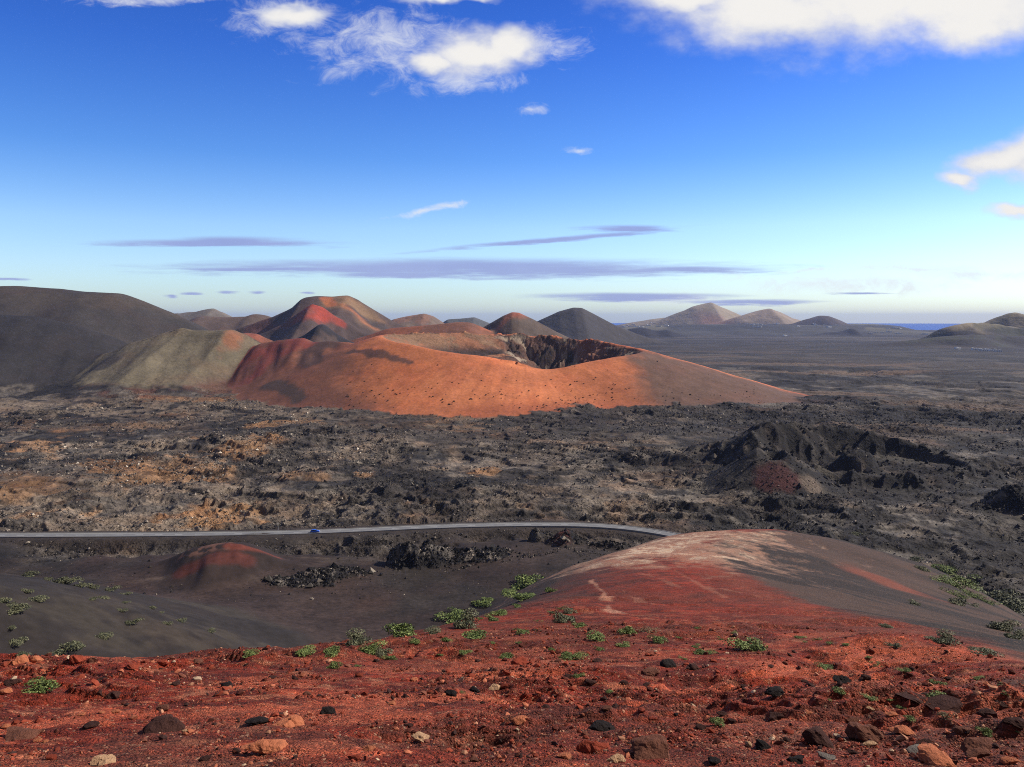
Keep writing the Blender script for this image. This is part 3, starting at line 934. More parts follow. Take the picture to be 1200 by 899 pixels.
def grid_mesh(name, quads, mat):
    used, inv = np.unique(quads, return_inverse=True)
    inv = inv.reshape(quads.shape)
    me = bpy.data.meshes.new(name)
    nv, nf = len(used), len(quads)
    me.vertices.add(nv)
    co = np.stack([GX[used], GY[used], H[used]], 1).astype(np.float32)
    me.vertices.foreach_set('co', co.ravel())
    me.loops.add(nf * 4)
    me.loops.foreach_set('vertex_index', inv.ravel().astype(np.int32))
    me.polygons.add(nf)
    me.polygons.foreach_set('loop_start', np.arange(0, nf * 4, 4, dtype=np.int32))
    me.update(calc_edges=True)
    me.polygons.foreach_set('use_smooth', np.ones(nf, bool))
    a = me.attributes.new('ground_colour', 'FLOAT_COLOR', 'POINT')
    c4 = np.ones((nv, 4), np.float32)
    c4[:, :3] = COL[used]
    a.data.foreach_set('color', c4.ravel())
    a = me.attributes.new('roughness_of_rock', 'FLOAT', 'POINT')
    a.data.foreach_set('value', ROUGHV[used])
    me.materials.append(mat)
    me.normals_split_custom_set_from_vertices(NRM[used])
    o = bpy.data.objects.new(name, me)
    C.objects.link(o)
    return o


LAND = {
    'ground': ('ground', 'dark lava plain with brown and ochre patches reaching the coast', 'ground', MAT_PLAIN),
    'hill_pointed': ('hill', 'tallest sharply pointed hill on the far horizon, olive brown', 'hill', MAT_FAR),
    'hill_twin': ('hill', 'brown conical hill just right of the sharply pointed one', 'hill', MAT_FAR),
    'hill_round': ('hill', 'small rounded dark brown hill with a village at its foot', 'hill', MAT_FAR),
    'hill_low': ('hill', 'low flat olive hill left of the strip of blue sea', 'hill', MAT_FAR),
    'hill_apron': ('hill', 'long low lava slope carrying the villages below the far hills', 'hill', MAT_FAR),
    'hill_blue_low': ('hill', 'low blue black mounds before the far villages', 'hill', MAT_FAR),
    'hill_coastal': ('hill', 'olive hills with a dark foot at the right edge beside the sea', 'hill', MAT_FAR),
    'hill_dark_cone': ('hill', 'symmetrical dark grey cone behind the orange crater', 'hill', MAT_FAR),
    'hill_grey_twin': ('hill', 'small grey far hill between the tan hill and the red tipped cone', 'hill', MAT_FAR),
    'hill_tan': ('hill', 'pale tan hill to the right of the red streaked peak', 'hill', MAT_FAR),
    'hill_pale': ('hill', 'pale hill seen between the dark mountain and the red streaked peak', 'hill', MAT_HILL),
    'hill_red_peak': ('hill', 'flat topped grey volcano with bright red patches on its flank', 'hill', MAT_HILL),
    'hill_orange_low': ('hill', 'low rusty ridge and small black cone behind the orange crater', 'hill', MAT_HILL),
    'hill_red_tip': ('hill', 'small brown cone with a red tip behind the orange crater', 'hill', MAT_HILL),
    'hill_broad_dark': ('hill', 'broad dark ash mountain at the left edge', 'hill', MAT_HILL),
    'hill_olive': ('hill', 'gullied olive hill between the dark mountain and the red shoulder', 'hill', MAT_HILL),
    'crater_hill': ('crater_hill', 'bright orange cinder hill with an open crater and rocky inner wall', 'crater', MAT_HILL),
    'spatter_cone': ('spatter_cone_hill', 'jagged black spatter cones with a dark red patch on the plain', 'crater', MAT_SPATTER),
    'lava_outcrop_big': ('lava_outcrop', 'largest black jagged lava outcrop rising before the road', 'outcrop', MAT_SPATTER),
    'lava_outcrop_left': ('lava_outcrop', 'black lava blocks beside the small red cinder mound', 'outcrop', MAT_SPATTER),
    'lava_outcrop_road': ('lava_outcrop', 'rubble mound that hides a stretch of the road', 'outcrop', MAT_SPATTER),
    'lava_outcrop_foot': ('lava_outcrop', 'black lava lumps at the foot of the dark mountain', 'outcrop', MAT_SPATTER),
    'lava_outcrop_right': ('lava_outcrop', 'dark lava humps on the right part of the plain', 'outcrop', MAT_SPATTER),
    'hill_red_cinder': ('hill', 'small dark red cinder mound in the ash basin', 'hill', MAT_HILL),
    'hill_ash_spur': ('hill', 'dark ash slope with grey green shrubs at the left edge', 'hill', MAT_HILL),
    'red_spur': ('red_slope_terrain', 'red cinder slope in front running out to a pale topped knoll', 'slope', MAT_SPUR),
}
for i, nm in enumerate(IDS):
    sel = qid == i
    if not sel.any():
        print('EMPTY', nm)
        continue
    name, label, cat, mat = LAND[nm]
    o = grid_mesh(name, QUADS[sel], mat)
    props(o, label, cat, None, 'structure')
print('terrain', round(time.time() - T0, 1))

# ------------------------------------------------------------------ helpers for things
def link(name, me, mats=(), parent=None, loc=(0, 0, 0), rot=(0, 0, 0), scl=(1, 1, 1)):
    for m_ in mats:
        me.materials.append(m_)
    o = bpy.data.objects.new(name, me)
    o.location, o.rotation_euler, o.scale = loc, rot, scl
    o.parent = parent
    C.objects.link(o)
    return o


def from_arrays(name, co, faces, n_per=None, smooth=False, mat_idx=None, colors=None):
    me = bpy.data.meshes.new(name)
    co = np.asarray(co, np.float32)
    faces = np.asarray(faces, np.int32)
    k = faces.shape[1]
    me.vertices.add(len(co))
    me.vertices.foreach_set('co', co.ravel())
    me.loops.add(faces.size)
    me.loops.foreach_set('vertex_index', faces.ravel())
    me.polygons.add(len(faces))
    me.polygons.foreach_set('loop_start', np.arange(0, faces.size, k, dtype=np.int32))
    me.update(calc_edges=True)
    me.polygons.foreach_set('use_smooth', np.full(len(faces), smooth))
    if colors is not None:
        a = me.attributes.new('piece_colour', 'FLOAT_COLOR', 'POINT')
        c4 = np.ones((len(co), 4), np.float32)
        c4[:, :3] = colors
        a.data.foreach_set('color', c4.ravel())
    return me


def ico(sub):
    bm = bmesh.new()
    bmesh.ops.create_icosphere(bm, subdivisions=sub, radius=1.)
    v = np.array([p.co[:] for p in bm.verts], np.float32)
    f = np.array([[q.index for q in p.verts] for p in bm.faces], np.int32)
    bm.free()
    return v, f


def flat_mat(name, base, rough=.85, spec=.2, metal=0., noise=None, bump=None, attr=None):
    m_, nt_, b_ = new_mat(name)
    b_.inputs['Roughness'].default_value = rough
    b_.inputs['Specular IOR Level'].default_value = spec
    b_.inputs['Metallic'].default_value = metal
    tc_ = nt_.n('ShaderNodeTexCoord').outputs['Object']
    if attr:
        c_ = nt_.n('ShaderNodeAttribute', attribute_name=attr).outputs['Color']
    else:
        rgb = nt_.n('ShaderNodeRGB')
        rgb.outputs[0].default_value = (*base, 1)
        c_ = rgb.outputs[0]
    if noise:
        f_ = nt_.m('MULTIPLY_ADD', nt_.m('SUBTRACT', nt_.noise(tc_, noise[0], 4., .65), .5), noise[1], 1.)
        c_ = nt_.mul(c_, f_)
    nt_.link(c_, b_.inputs['Base Color'])
    if bump:
        bp_ = nt_.n('ShaderNodeBump')
        bp_.inputs['Distance'].default_value = bump[1]
        nt_.link(nt_.noise(tc_, bump[0], 5., .65), bp_.inputs['Height'])
        nt_.link(bp_.outputs[0], b_.inputs['Normal'])
    return m_


# ------------------------------------------------------------------ road
dRX, dRY = np.gradient(RX), np.gradient(RY)
dl = np.hypot(dRX, dRY)
nx_, ny_ = -dRY / dl, dRX / dl            # left-hand normal (away from the viewpoint)


def ribbon(name, offs, mat, parent=None):
    """offs: [(sideways, z)] cross-section swept along the road"""
    co = np.concatenate([np.stack([RX + nx_ * o_, RY + ny_ * o_, np.full(RX.shape, ROADZ + z_)], 1) for o_, z_ in offs])
    n_ = len(RX)
    fs = []
    for k in range(len(offs) - 1):
        a_ = k * n_ + np.arange(n_ - 1)
        fs.append(np.stack([a_, a_ + n_, a_ + n_ + 1, a_ + 1], 1))
    me = from_arrays(name, co, np.concatenate(fs))
    o_ = link(name, me, [mat], parent)
    return o_


asph = flat_mat('aged_asphalt', (.15, .15, .155), .9, .2, noise=(.6, .5), bump=(6., .02))
paint_w = flat_mat('road_paint', (.62, .62, .60), .8, noise=(2., .5))
kerb_m = flat_mat('kerb_stone', (.30, .29, .28), .9, noise=(1.5, .6))
road = ribbon('road', [(3.9, -.9), (3.3, 0.), (-3.3, 0.), (-3.9, -.9)], asph)
props(road, 'grey asphalt road crossing the ash in front of the lava plain', 'road', None, 'structure')
for k in (-1, 1):
    e_ = ribbon('edge_line', [(k * 2.75 + .13, .008), (k * 2.75 - .13, .008)], paint_w, road)
    e_ = ribbon('kerb', [(k * 3.2 + .15, -.05), (k * 3.2 + .15, .28), (k * 3.2 - .15, .28), (k * 3.2 - .15, -.05)], kerb_m, road)
dash = []
dfc = []
cum_l = np.concatenate([[0], np.cumsum(np.hypot(np.diff(RX), np.diff(RY)))])
for s0 in np.arange(2, cum_l[-1] - 4, 9.):
    pts = []
    for s_ in (s0, s0 + 3.5):
        xx, yy_ = np.interp(s_, cum_l, RX), np.interp(s_, cum_l, RY)
        nnx, nny = np.interp(s_, cum_l, nx_), np.interp(s_, cum_l, ny_)
        pts += [(xx + nnx * .09, yy_ + nny * .09, ROADZ + .008), (xx - nnx * .09, yy_ - nny * .09, ROADZ + .008)]
    b0 = len(dash)
    dash += pts
    dfc.append((b0, b0 + 1, b0 + 3, b0 + 2))
link('centre_line', from_arrays('centre_line', dash, dfc), [paint_w], road)


def road_near(px, off):
    x_, y_, _ = direction(px, 622)
    k = int(np.argmin(np.abs(RX / RY - x_ / y_)))
    return Vector((RX[k] + nx_[k] * off, RY[k] + ny_[k] * off, ROADZ)), math.atan2(dRY[k], dRX[k])


# ------------------------------------------------------------------ the blue car
def prism(bm, prof, y0, y1, inset=0., top_z=None):
    """extrude a side profile (x, z) across the car, points above top_z pulled in"""
    L, Rr = [], []
    for x_, z_ in prof:
        k = inset if top_z is not None and z_ > top_z else 0.
        L.append(bm.verts.new((x_, y0 + k, z_)))
        Rr.append(bm.verts.new((x_, y1 - k, z_)))
    n_ = len(prof)
    bm.faces.new(L)
    bm.faces.new(list(reversed(Rr)))
    for i_ in range(n_):
        bm.faces.new((L[i_], Rr[i_], Rr[(i_ + 1) % n_], L[(i_ + 1) % n_]))
    bmesh.ops.recalc_face_normals(bm, faces=bm.faces)


def bm_obj(name, bm, mats, parent=None, loc=(0, 0, 0), smooth=False):
    me = bpy.data.meshes.new(name)
    bm.to_mesh(me)
    bm.free()
    if smooth:
        me.polygons.foreach_set('use_smooth', [True] * len(me.polygons))
    return link(name, me, mats, parent, loc)


paint_b = flat_mat('blue_car_paint', (.02, .09, .50), .25, .5)
glass = flat_mat('car_glass', (.015, .02, .025), .08, .6)
rub = flat_mat('tyre_rubber', (.02, .02, .02), .9)
rimm = flat_mat('rim_metal', (.5, .5, .5), .35, .5, .8)
lampw = flat_mat('headlight_glass', (.75, .75, .72), .15, .5)
lampr = flat_mat('taillight_glass', (.35, .01, .01), .2, .5)
cpos, crot = road_near(369, -1.4)
car = bpy.data.objects.new('parked_car', None)
car.name = 'car'
C.objects.link(car)
car.location, car.rotation_euler = cpos, (0, 0, crot)
props(car, 'small blue hatchback driving along the grey road', 'car')
bm = bmesh.new()
prism(bm, [(-2.05, .35), (-2.1, .75), (-1.95, 1.0), (-1.45, 1.45), (-.3, 1.52), (.45, 1.4), (1.15, .98), (1.95, .82), (2.1, .6), (2.05, .32)], -.86, .86, .14, 1.02)
bmesh.ops.bevel(bm, geom=bm.edges[:], offset=.05, segments=2, affect='EDGES')
bm_obj('body', bm, [paint_b], car, smooth=False)
for s_ in (-1, 1):
    bm = bmesh.new()
    prism(bm, [(-1.5, 1.05), (-1.3, 1.36), (-.28, 1.41), (.38, 1.30), (.85, 1.05)], s_ * .80 - .012, s_ * .80 + .012)
    o_ = bm_obj('side_window', bm, [glass], car)
    o_.location = (0, s_ * .03, 0)
for nm_, pr in (('windscreen', [(.50, 1.37), (1.10, 1.02), (1.13, 1.05), (.53, 1.40)]), ('rear_window', [(-1.90, 1.03), (-1.48, 1.42), (-1.51, 1.45), (-1.93, 1.06)])):
    bm = bmesh.new()
    prism(bm, pr, -.62, .62)
    bm_obj(nm_, bm, [glass], car)
for wx in (-1.3, 1.3):
    for s_ in (-1, 1):
        bm = bmesh.new()
        bmesh.ops.create_cone(bm, cap_ends=True, segments=20, radius1=.32, radius2=.32, depth=.2)
        bmesh.ops.rotate(bm, verts=bm.verts, cent=(0, 0, 0), matrix=Matrix.Rotation(math.pi / 2, 3, 'X'))
        bmesh.ops.bevel(bm, geom=[e for e in bm.edges if len(e.link_faces) == 2 and abs(e.calc_face_angle(0)) > .6], offset=.03, segments=2, affect='EDGES')
        w_o = bm_obj('wheel', bm, [rub], car, (wx, s_ * .80, .32))
        bm = bmesh.new()
        bmesh.ops.create_cone(bm, cap_ends=True, segments=16, radius1=.2, radius2=.17, depth=.03)
        bmesh.ops.rotate(bm, verts=bm.verts, cent=(0, 0, 0), matrix=Matrix.Rotation(-s_ * math.pi / 2, 3, 'X'))
        bm_obj('rim', bm, [rimm], w_o, (0, s_ * .105, 0))
for s_ in (-1, 1):
    for nm_, x_, mt_ in (('headlight', 2.02, lampw), ('taillight', -2.05, lampr)):
        bm = bmesh.new()
        bmesh.ops.create_uvsphere(bm, u_segments=12, v_segments=8, radius=.12)
        bmesh.ops.scale(bm, vec=(.5, 1.2, .7), verts=bm.verts)
        bm_obj(nm_, bm, [mt_], car, (x_, s_ * .62, .70), True)

# sign post by the road
ppos, prot = road_near(322, 5.1)
post_m = flat_mat('galvanised_steel', (.55, .55, .53), .5, .4, .3)
ps = bpy.data.objects.new('road_sign', None)
C.objects.link(ps)
ps.location = (ppos.x, ppos.y, ground_z(ppos.x, ppos.y))
ps.rotation_euler = (0, 0, prot)
props(ps, 'thin pale sign post standing at the far road edge left of the blue car', 'road sign')
bm = bmesh.new()
bmesh.ops.create_cone(bm, cap_ends=True, segments=10, radius1=.07, radius2=.06, depth=3.6)
bm_obj('post', bm, [post_m], ps, (0, 0, 1.7))
bm = bmesh.new()
bmesh.ops.create_cone(bm, cap_ends=True, segments=24, radius1=.34, radius2=.34, depth=.03)
bmesh.ops.rotate(bm, verts=bm.verts, cent=(0, 0, 0), matrix=Matrix.Rotation(math.pi / 2, 3, 'Y'))
bm_obj('sign_plate', bm, [flat_mat('white_plate', (.7, .7, .7), .5)], ps, (-.09, 0, 3.1))

# ------------------------------------------------------------------ rocks on the red slope
IV, IF = ico(4)
IV3, IF3 = ico(3)


def rock_mesh(seed, flat=.6, cuts=11, rough=.06, hi=True):
    r_ = np.random.default_rng(seed)
    v = (IV if hi else IV3).copy()
    f = IF if hi else IF3
    v *= np.array([1., r_.uniform(.62, .95), flat])
    for _ in range(cuts):
        n_ = r_.normal(size=3)
        n_[2] *= .8
        n_ /= np.linalg.norm(n_)
        ext = (v @ n_).max()
        d_ = ext * r_.uniform(.52, .86)
        ov = v @ n_ - d_
        w_ = ov > 0
        v[w_] -= np.outer(ov[w_] * .97, n_)
    # pitted, broken skin
    nz = np.zeros(len(v), np.float32)
    for wl, am in ((.8, 1.), (.35, .6), (.16, .38), (.08, .22)):
        o1 = r_.uniform(0, 50)
        nz += am * (vnoise(v[:, 0] / wl + o1 + v[:, 2] / wl * .7, v[:, 1] / wl + o1 * .7 - v[:, 2] / wl * .6, seed) - .5)
    v += v / (np.linalg.norm(v, axis=1, keepdims=True) + 1e-6) * (nz * rough * 2.4)[:, None]
    ex_ = np.hypot(v[:, 0], v[:, 1]).max() * 2
    v[:, 2] *= flat * ex_ * .5 / max(v[:, 2].max() - v[:, 2].min(), .01) * 1.6
    return from_arrays('rock', v / ex_, f, smooth=False)


ROCKM = {
    'dark': flat_mat('dark_scoria', (.050, .022, .017), .95, .1, noise=(5., 1.2), bump=(16., .04)),
    'black': flat_mat('black_scoria', (.020, .015, .014), .95, .1, noise=(5., 1.2), bump=(16., .05)),
    'brown': flat_mat('brown_scoria', (.130, .052, .033), .95, .1, noise=(4., 1.0), bump=(14., .04)),
    'red': flat_mat('red_scoria', (.23, .045, .024), .95, .1, noise=(4., 1.0), bump=(14., .04)),
    'orange': flat_mat('orange_scoria', (.38, .125, .060), .95, .1, noise=(4., .9), bump=(14., .035)),
    'tan': flat_mat('tan_scoria', (.42, .25, .14), .95, .1, noise=(4., .8), bump=(14., .035)),
    'grey': flat_mat('grey_scoria', (.15, .125, .105), .95, .1, noise=(4., .9), bump=(14., .04)),
}
COLW = {'dark': 'dark brown', 'black': 'black', 'brown': 'brown', 'red': 'dull red', 'orange': 'orange', 'tan': 'tan', 'grey': 'grey'}
# px, py, width px, height/width, colour, label (None: named by order within its band)
ROCKS = [
    (187, 858, 50, .42, 'dark', 'flat topped dark rock alone on the left of the red slope, largest there'),
    (765, 888, 60, .55, 'brown', 'big orange brown slab with a black shaded side at the bottom edge'),
    (697, 881, 42, .55, 'red', 'reddish brown rock just left of the big slab at the bottom edge'),
    (707, 856, 36, .45, 'black', 'black rock above the reddish brown one near the bottom edge'),
    (722, 894, 24, .5, 'tan', 'small tan rock between the slab and the reddish brown rock'),
    (963, 874, 46, .7, 'dark', 'craggy dark boulder low on the right of the red slope'),
    (1020, 868, 44, .75, 'brown', 'tilted layered brown rock right of the craggy dark boulder'),
    (1020, 876, 18, .6, 'tan', 'small tan stone leaning on the foot of the tilted layered rock'),
    (970, 890, 22, .35, 'grey', 'flat grey stone below the craggy dark boulder'),
    (912, 816, 28, .6, 'black', 'black craggy rock right of centre above the green tuft'),
    (910, 844, 24, .5, 'dark', 'dark red rock below the black craggy rock'),
    (893, 878, 24, .75, 'black', 'upright black rock beside a small tan stone on the lower right'),
    (878, 875, 12, .8, 'tan', 'small tan stone beside the upright black rock'),
    (303, 849, 34, .30, 'black', 'thin flat black rock left of the orange mound'),
    (340, 852, 46, .32, 'orange', 'half buried orange mound in the middle left of the red slope'),
    (313, 884, 64, .22, 'orange', 'wide flat orange rock at the bottom left of centre'),
    (120, 895, 28, .22, 'tan', 'flat tan rock in the bottom left corner'),
    (20, 866, 40, .32, 'brown', 'long flat brown rock at the left edge'),
    (382, 837, 20, .8, 'black', 'pitted black rock right of the orange mound'),
    (492, 870, 28, .42, 'tan', 'pale tan orange rock alone near the bottom centre'),
    (785, 782, 22, .75, 'black', 'black boulder upper middle beside a brown rock'),
    (765, 792, 24, .5, 'brown', 'brown rock at the left foot of the black boulder'),
    (1077, 824, 42, .28, 'dark', 'long dark ledge rock left of the green shrub on the right'),
    (1113, 832, 40, .28, 'dark', 'long dark ledge rock under the green shrub on the right'),
    (1102, 894, 54, .35, 'orange', 'broad orange slab in the bottom right corner'),
    (1153, 885, 44, .35, 'brown', 'tan brown slab at the right of the bottom right corner'),
    (20, 778, 22, .6, 'orange', 'pale orange rock on the far left crest'),
    (39, 776, 16, .7, 'orange', 'second pale orange rock on the left crest'),
    (85, 776, 24, .6, 'red', 'red rock sitting on the left crest'),
    (108, 776, 13, .8, 'brown', 'brown knob rock on the left crest right of the red one'),
    (528, 815, 17, .7, 'black', 'left of two black rocks with a green tuft between them'),
    (555, 811, 18, .6, 'black', 'right of two black rocks with a green tuft between them'),
    (665, 796, 16, .7, 'dark', 'dark rock beside a bright green tuft in the middle'),
]
ROCKS += [(a, b_, c, .5, k, None) for a, b_, c, k in [
    (5, 854, 14, 'orange'), (115, 800, 17, 'dark'), (115, 814, 14, 'dark'), (132, 819, 24, 'dark'), (135, 836, 11, 'orange'), (95, 839, 9, 'orange'), (103, 854, 19, 'dark'),
    (263, 806, 19, 'black'), (43, 869, 10, 'orange'), (190, 832, 18, 'brown'), (52, 870, 9, 'orange'), (118, 836, 8, 'orange'), (217, 858, 9, 'tan'), (155, 783, 16, 'red'), (188, 779, 18, 'red'), (230, 777, 14, 'brown'),
    (10, 803, 20, 'dark'), (5, 812, 18, 'orange'), (340, 787, 10, 'red'), (320, 795, 12, 'dark'), (485, 798, 13, 'orange'), (580, 808, 20, 'tan'), (610, 847, 22, 'orange'),
    (712, 832, 13, 'brown'), (722, 829, 14, 'dark'), (693, 801, 18, 'dark'), (733, 802, 14, 'dark'), (758, 804, 12, 'dark'), (793, 839, 11, 'black'), (765, 844, 13, 'red'), (778, 859, 11, 'dark'),
    (610, 779, 26, 'red'), (663, 889, 20, 'orange'), (433, 880, 18, 'orange'), (415, 890, 18, 'red'), (460, 826, 11, 'orange'), (478, 852, 12, 'dark'),
    (990, 800, 22, 'black'), (1015, 797, 20, 'dark'), (1113, 797, 12, 'dark'), (1163, 839, 24, 'dark'), (1190, 850, 26, 'dark'), (1060, 860, 28, 'orange'), (1087, 874, 22, 'dark'), (1080, 885, 25, 'grey'),
    (1188, 896, 20, 'orange'), (847, 839, 15, 'dark'), (860, 848, 15, 'dark'), (823, 855, 15, 'dark'), (838, 896, 20, 'black'), (1022, 834, 22, 'tan'), (1045, 840, 16, 'orange'), (943, 800, 10, 'dark'),
    (813, 785, 20, 'dark'), (903, 782, 10, 'dark'), (835, 776, 12, 'red'), (700, 776, 14, 'dark'), (655, 776, 12, 'brown'), (560, 776, 10, 'dark'), (440, 776, 10, 'dark'), (470, 770, 9, 'orange'),
    (925, 860, 13, 'red'), (1000, 846, 15, 'brown'), (948, 836, 12, 'orange'), (1130, 858, 20, 'brown'), (1178, 828, 15, 'dark'), (870, 806, 10, 'dark'), (1000, 884, 14, 'dark'), (935, 895, 26, 'black'),
    (555, 893, 14, 'brown'), (240, 892, 16, 'dark'), (60, 890, 14, 'red'), (590, 868, 10, 'dark'), (640, 830, 12, 'dark'), (360, 815, 11, 'brown'), (205, 803, 11, 'dark')]]
rocks = []
for i_, (px, py, w_, hr_, colk, lab) in enumerate(ROCKS):
    p = at(px, min(py, 898))
    if p is None:
        continue
    dist = math.hypot(p.x, p.y)
    wid = w_ * math.hypot(dist, EYE - p.z) / F_PX
    rd_ = random.Random(900 + i_)
    flat = max(.22, min(.75, hr_ * .8))
    me = rock_mesh(900 + i_, flat, 8 + i_ % 6, .11, w_ >= 20)
    o_ = link('rock', me, [ROCKM[colk]], None, (p.x, p.y + wid * .2, p.z + wid * flat * .10), (rd_.uniform(-.12, .12), rd_.uniform(-.15, .15), rd_.uniform(-.35, .35)), (wid * .94,) * 3)
    rocks.append((px, py, w_, colk, lab, o_))
# labels by order inside a band for the plainer stones
ORD = ['leftmost', 'second', 'third', 'fourth', 'fifth', 'sixth', 'seventh', 'eighth', 'ninth', 'tenth', 'eleventh', 'twelfth', 'thirteenth']
bands = {}
for rec in rocks:
    if rec[4]:
        props(rec[5], rec[4], 'rock', 'rocks on the red slope')
    else:
        row = 'at the crest' if rec[1] < 790 else 'high' if rec[1] < 822 else 'midway down' if rec[1] < 852 else 'low'
        side = 'left' if rec[0] < 400 else 'centre' if rec[0] < 800 else 'right'
        bands.setdefault((row, side, COLW[rec[3]]), []).append(rec)
for (row, side, cw), recs in bands.items():
    recs.sort(key=lambda q_: q_[0])
    for k, rec in enumerate(recs):
        od = 'only' if len(recs) == 1 else ORD[k]
        fl_ = '' if len(recs) == 1 or k == 0 else ' from left'
        sd_ = 'red slope centre' if side == 'centre' else f'{side} red slope'
        props(rec[5], f'{od} small {cw} stone{fl_}, {row} on the {sd_}', 'rock', 'rocks on the red slope')

# ------------------------------------------------------------------ shrubs
LEAF = flat_mat('shrub_leaf', (.1, .12, .04), .7, .25, attr='piece_colour')
TWIG = flat_mat('woody_twig', (.10, .07, .045), .9)


def foliage_mesh(seed, n_leaf, leaf, lobes, height, cols, spread=1.):
    r_ = np.random.default_rng(seed)
    cen = np.stack([r_.normal(0, .20 * spread, lobes), r_.normal(0, .17 * spread, lobes), r_.uniform(.0, .35, lobes) * height], 1)
    rad = r_.uniform(.14, .27, lobes)
    li = r_.integers(0, lobes, n_leaf)
    d_ = r_.normal(size=(n_leaf, 3))
    d_ /= np.linalg.norm(d_, axis=1, keepdims=True)
    d_[:, 2] = np.abs(d_[:, 2])
    rad_s = rad[li] * r_.uniform(.35, 1.08, n_leaf) ** .6
    p = cen[li] + d_ * rad_s[:, None] * np.array([1, 1, height * 1.5])
    p[:, 2] = np.maximum(p[:, 2], .004)
    nrm = d_ * .7 + r_.normal(0, .6, (n_leaf, 3)) + np.array([0, 0, .5])
    nrm /= np.linalg.norm(nrm, axis=1, keepdims=True)
    t_ = np.cross(nrm, r_.normal(size=(n_leaf, 3)))
    t_ /= np.linalg.norm(t_, axis=1, keepdims=True)
    b_ = np.cross(nrm, t_)
    sz = leaf * r_.uniform(.6, 1.3, n_leaf)[:, None]
    q = np.stack([p - t_ * sz, p + b_ * sz * .45 + nrm * sz * .15, p + t_ * sz, p - b_ * sz * .45 + nrm * sz * .15], 1).reshape(-1, 3)
    q[:, 2] = np.maximum(q[:, 2], -.01)
    f = np.arange(n_leaf * 4).reshape(-1, 4)
    c0, c1, c2 = [np.array(c) for c in cols]
    u_ = r_.uniform(0, 1, n_leaf)[:, None]
    lobe_t = r_.uniform(-.25, .25, lobes)[li][:, None]
    u_ = np.clip(u_ + lobe_t, 0, 1)
    col = np.where(u_ < .5, c0 + (c1 - c0) * u_ * 2, c1 + (c2 - c1) * (u_ * 2 - 1))
    return from_arrays('foliage', q, f, colors=np.repeat(col, 4, 0))


def stem_mesh(seed):
    r_ = random.Random(seed)
    bm = bmesh.new()
    for k in range(7):
        a_ = r_.uniform(0, 6.28)
        tip = Vector((math.cos(a_) * r_.uniform(.12, .3), math.sin(a_) * r_.uniform(.12, .26), r_.uniform(.10, .22)))
        res = bmesh.ops.create_cone(bm, cap_ends=True, segments=5, radius1=.012, radius2=.005, depth=tip.length)
        M = Matrix.Translation(tip / 2) @ tip.to_track_quat('Z', 'Y').to_matrix().to_4x4()
        bmesh.ops.transform(bm, matrix=M, verts=res['verts'])
    me = bpy.data.meshes.new('stem')
    bm.to_mesh(me)
    bm.free()
    me.materials.append(TWIG)
    return me


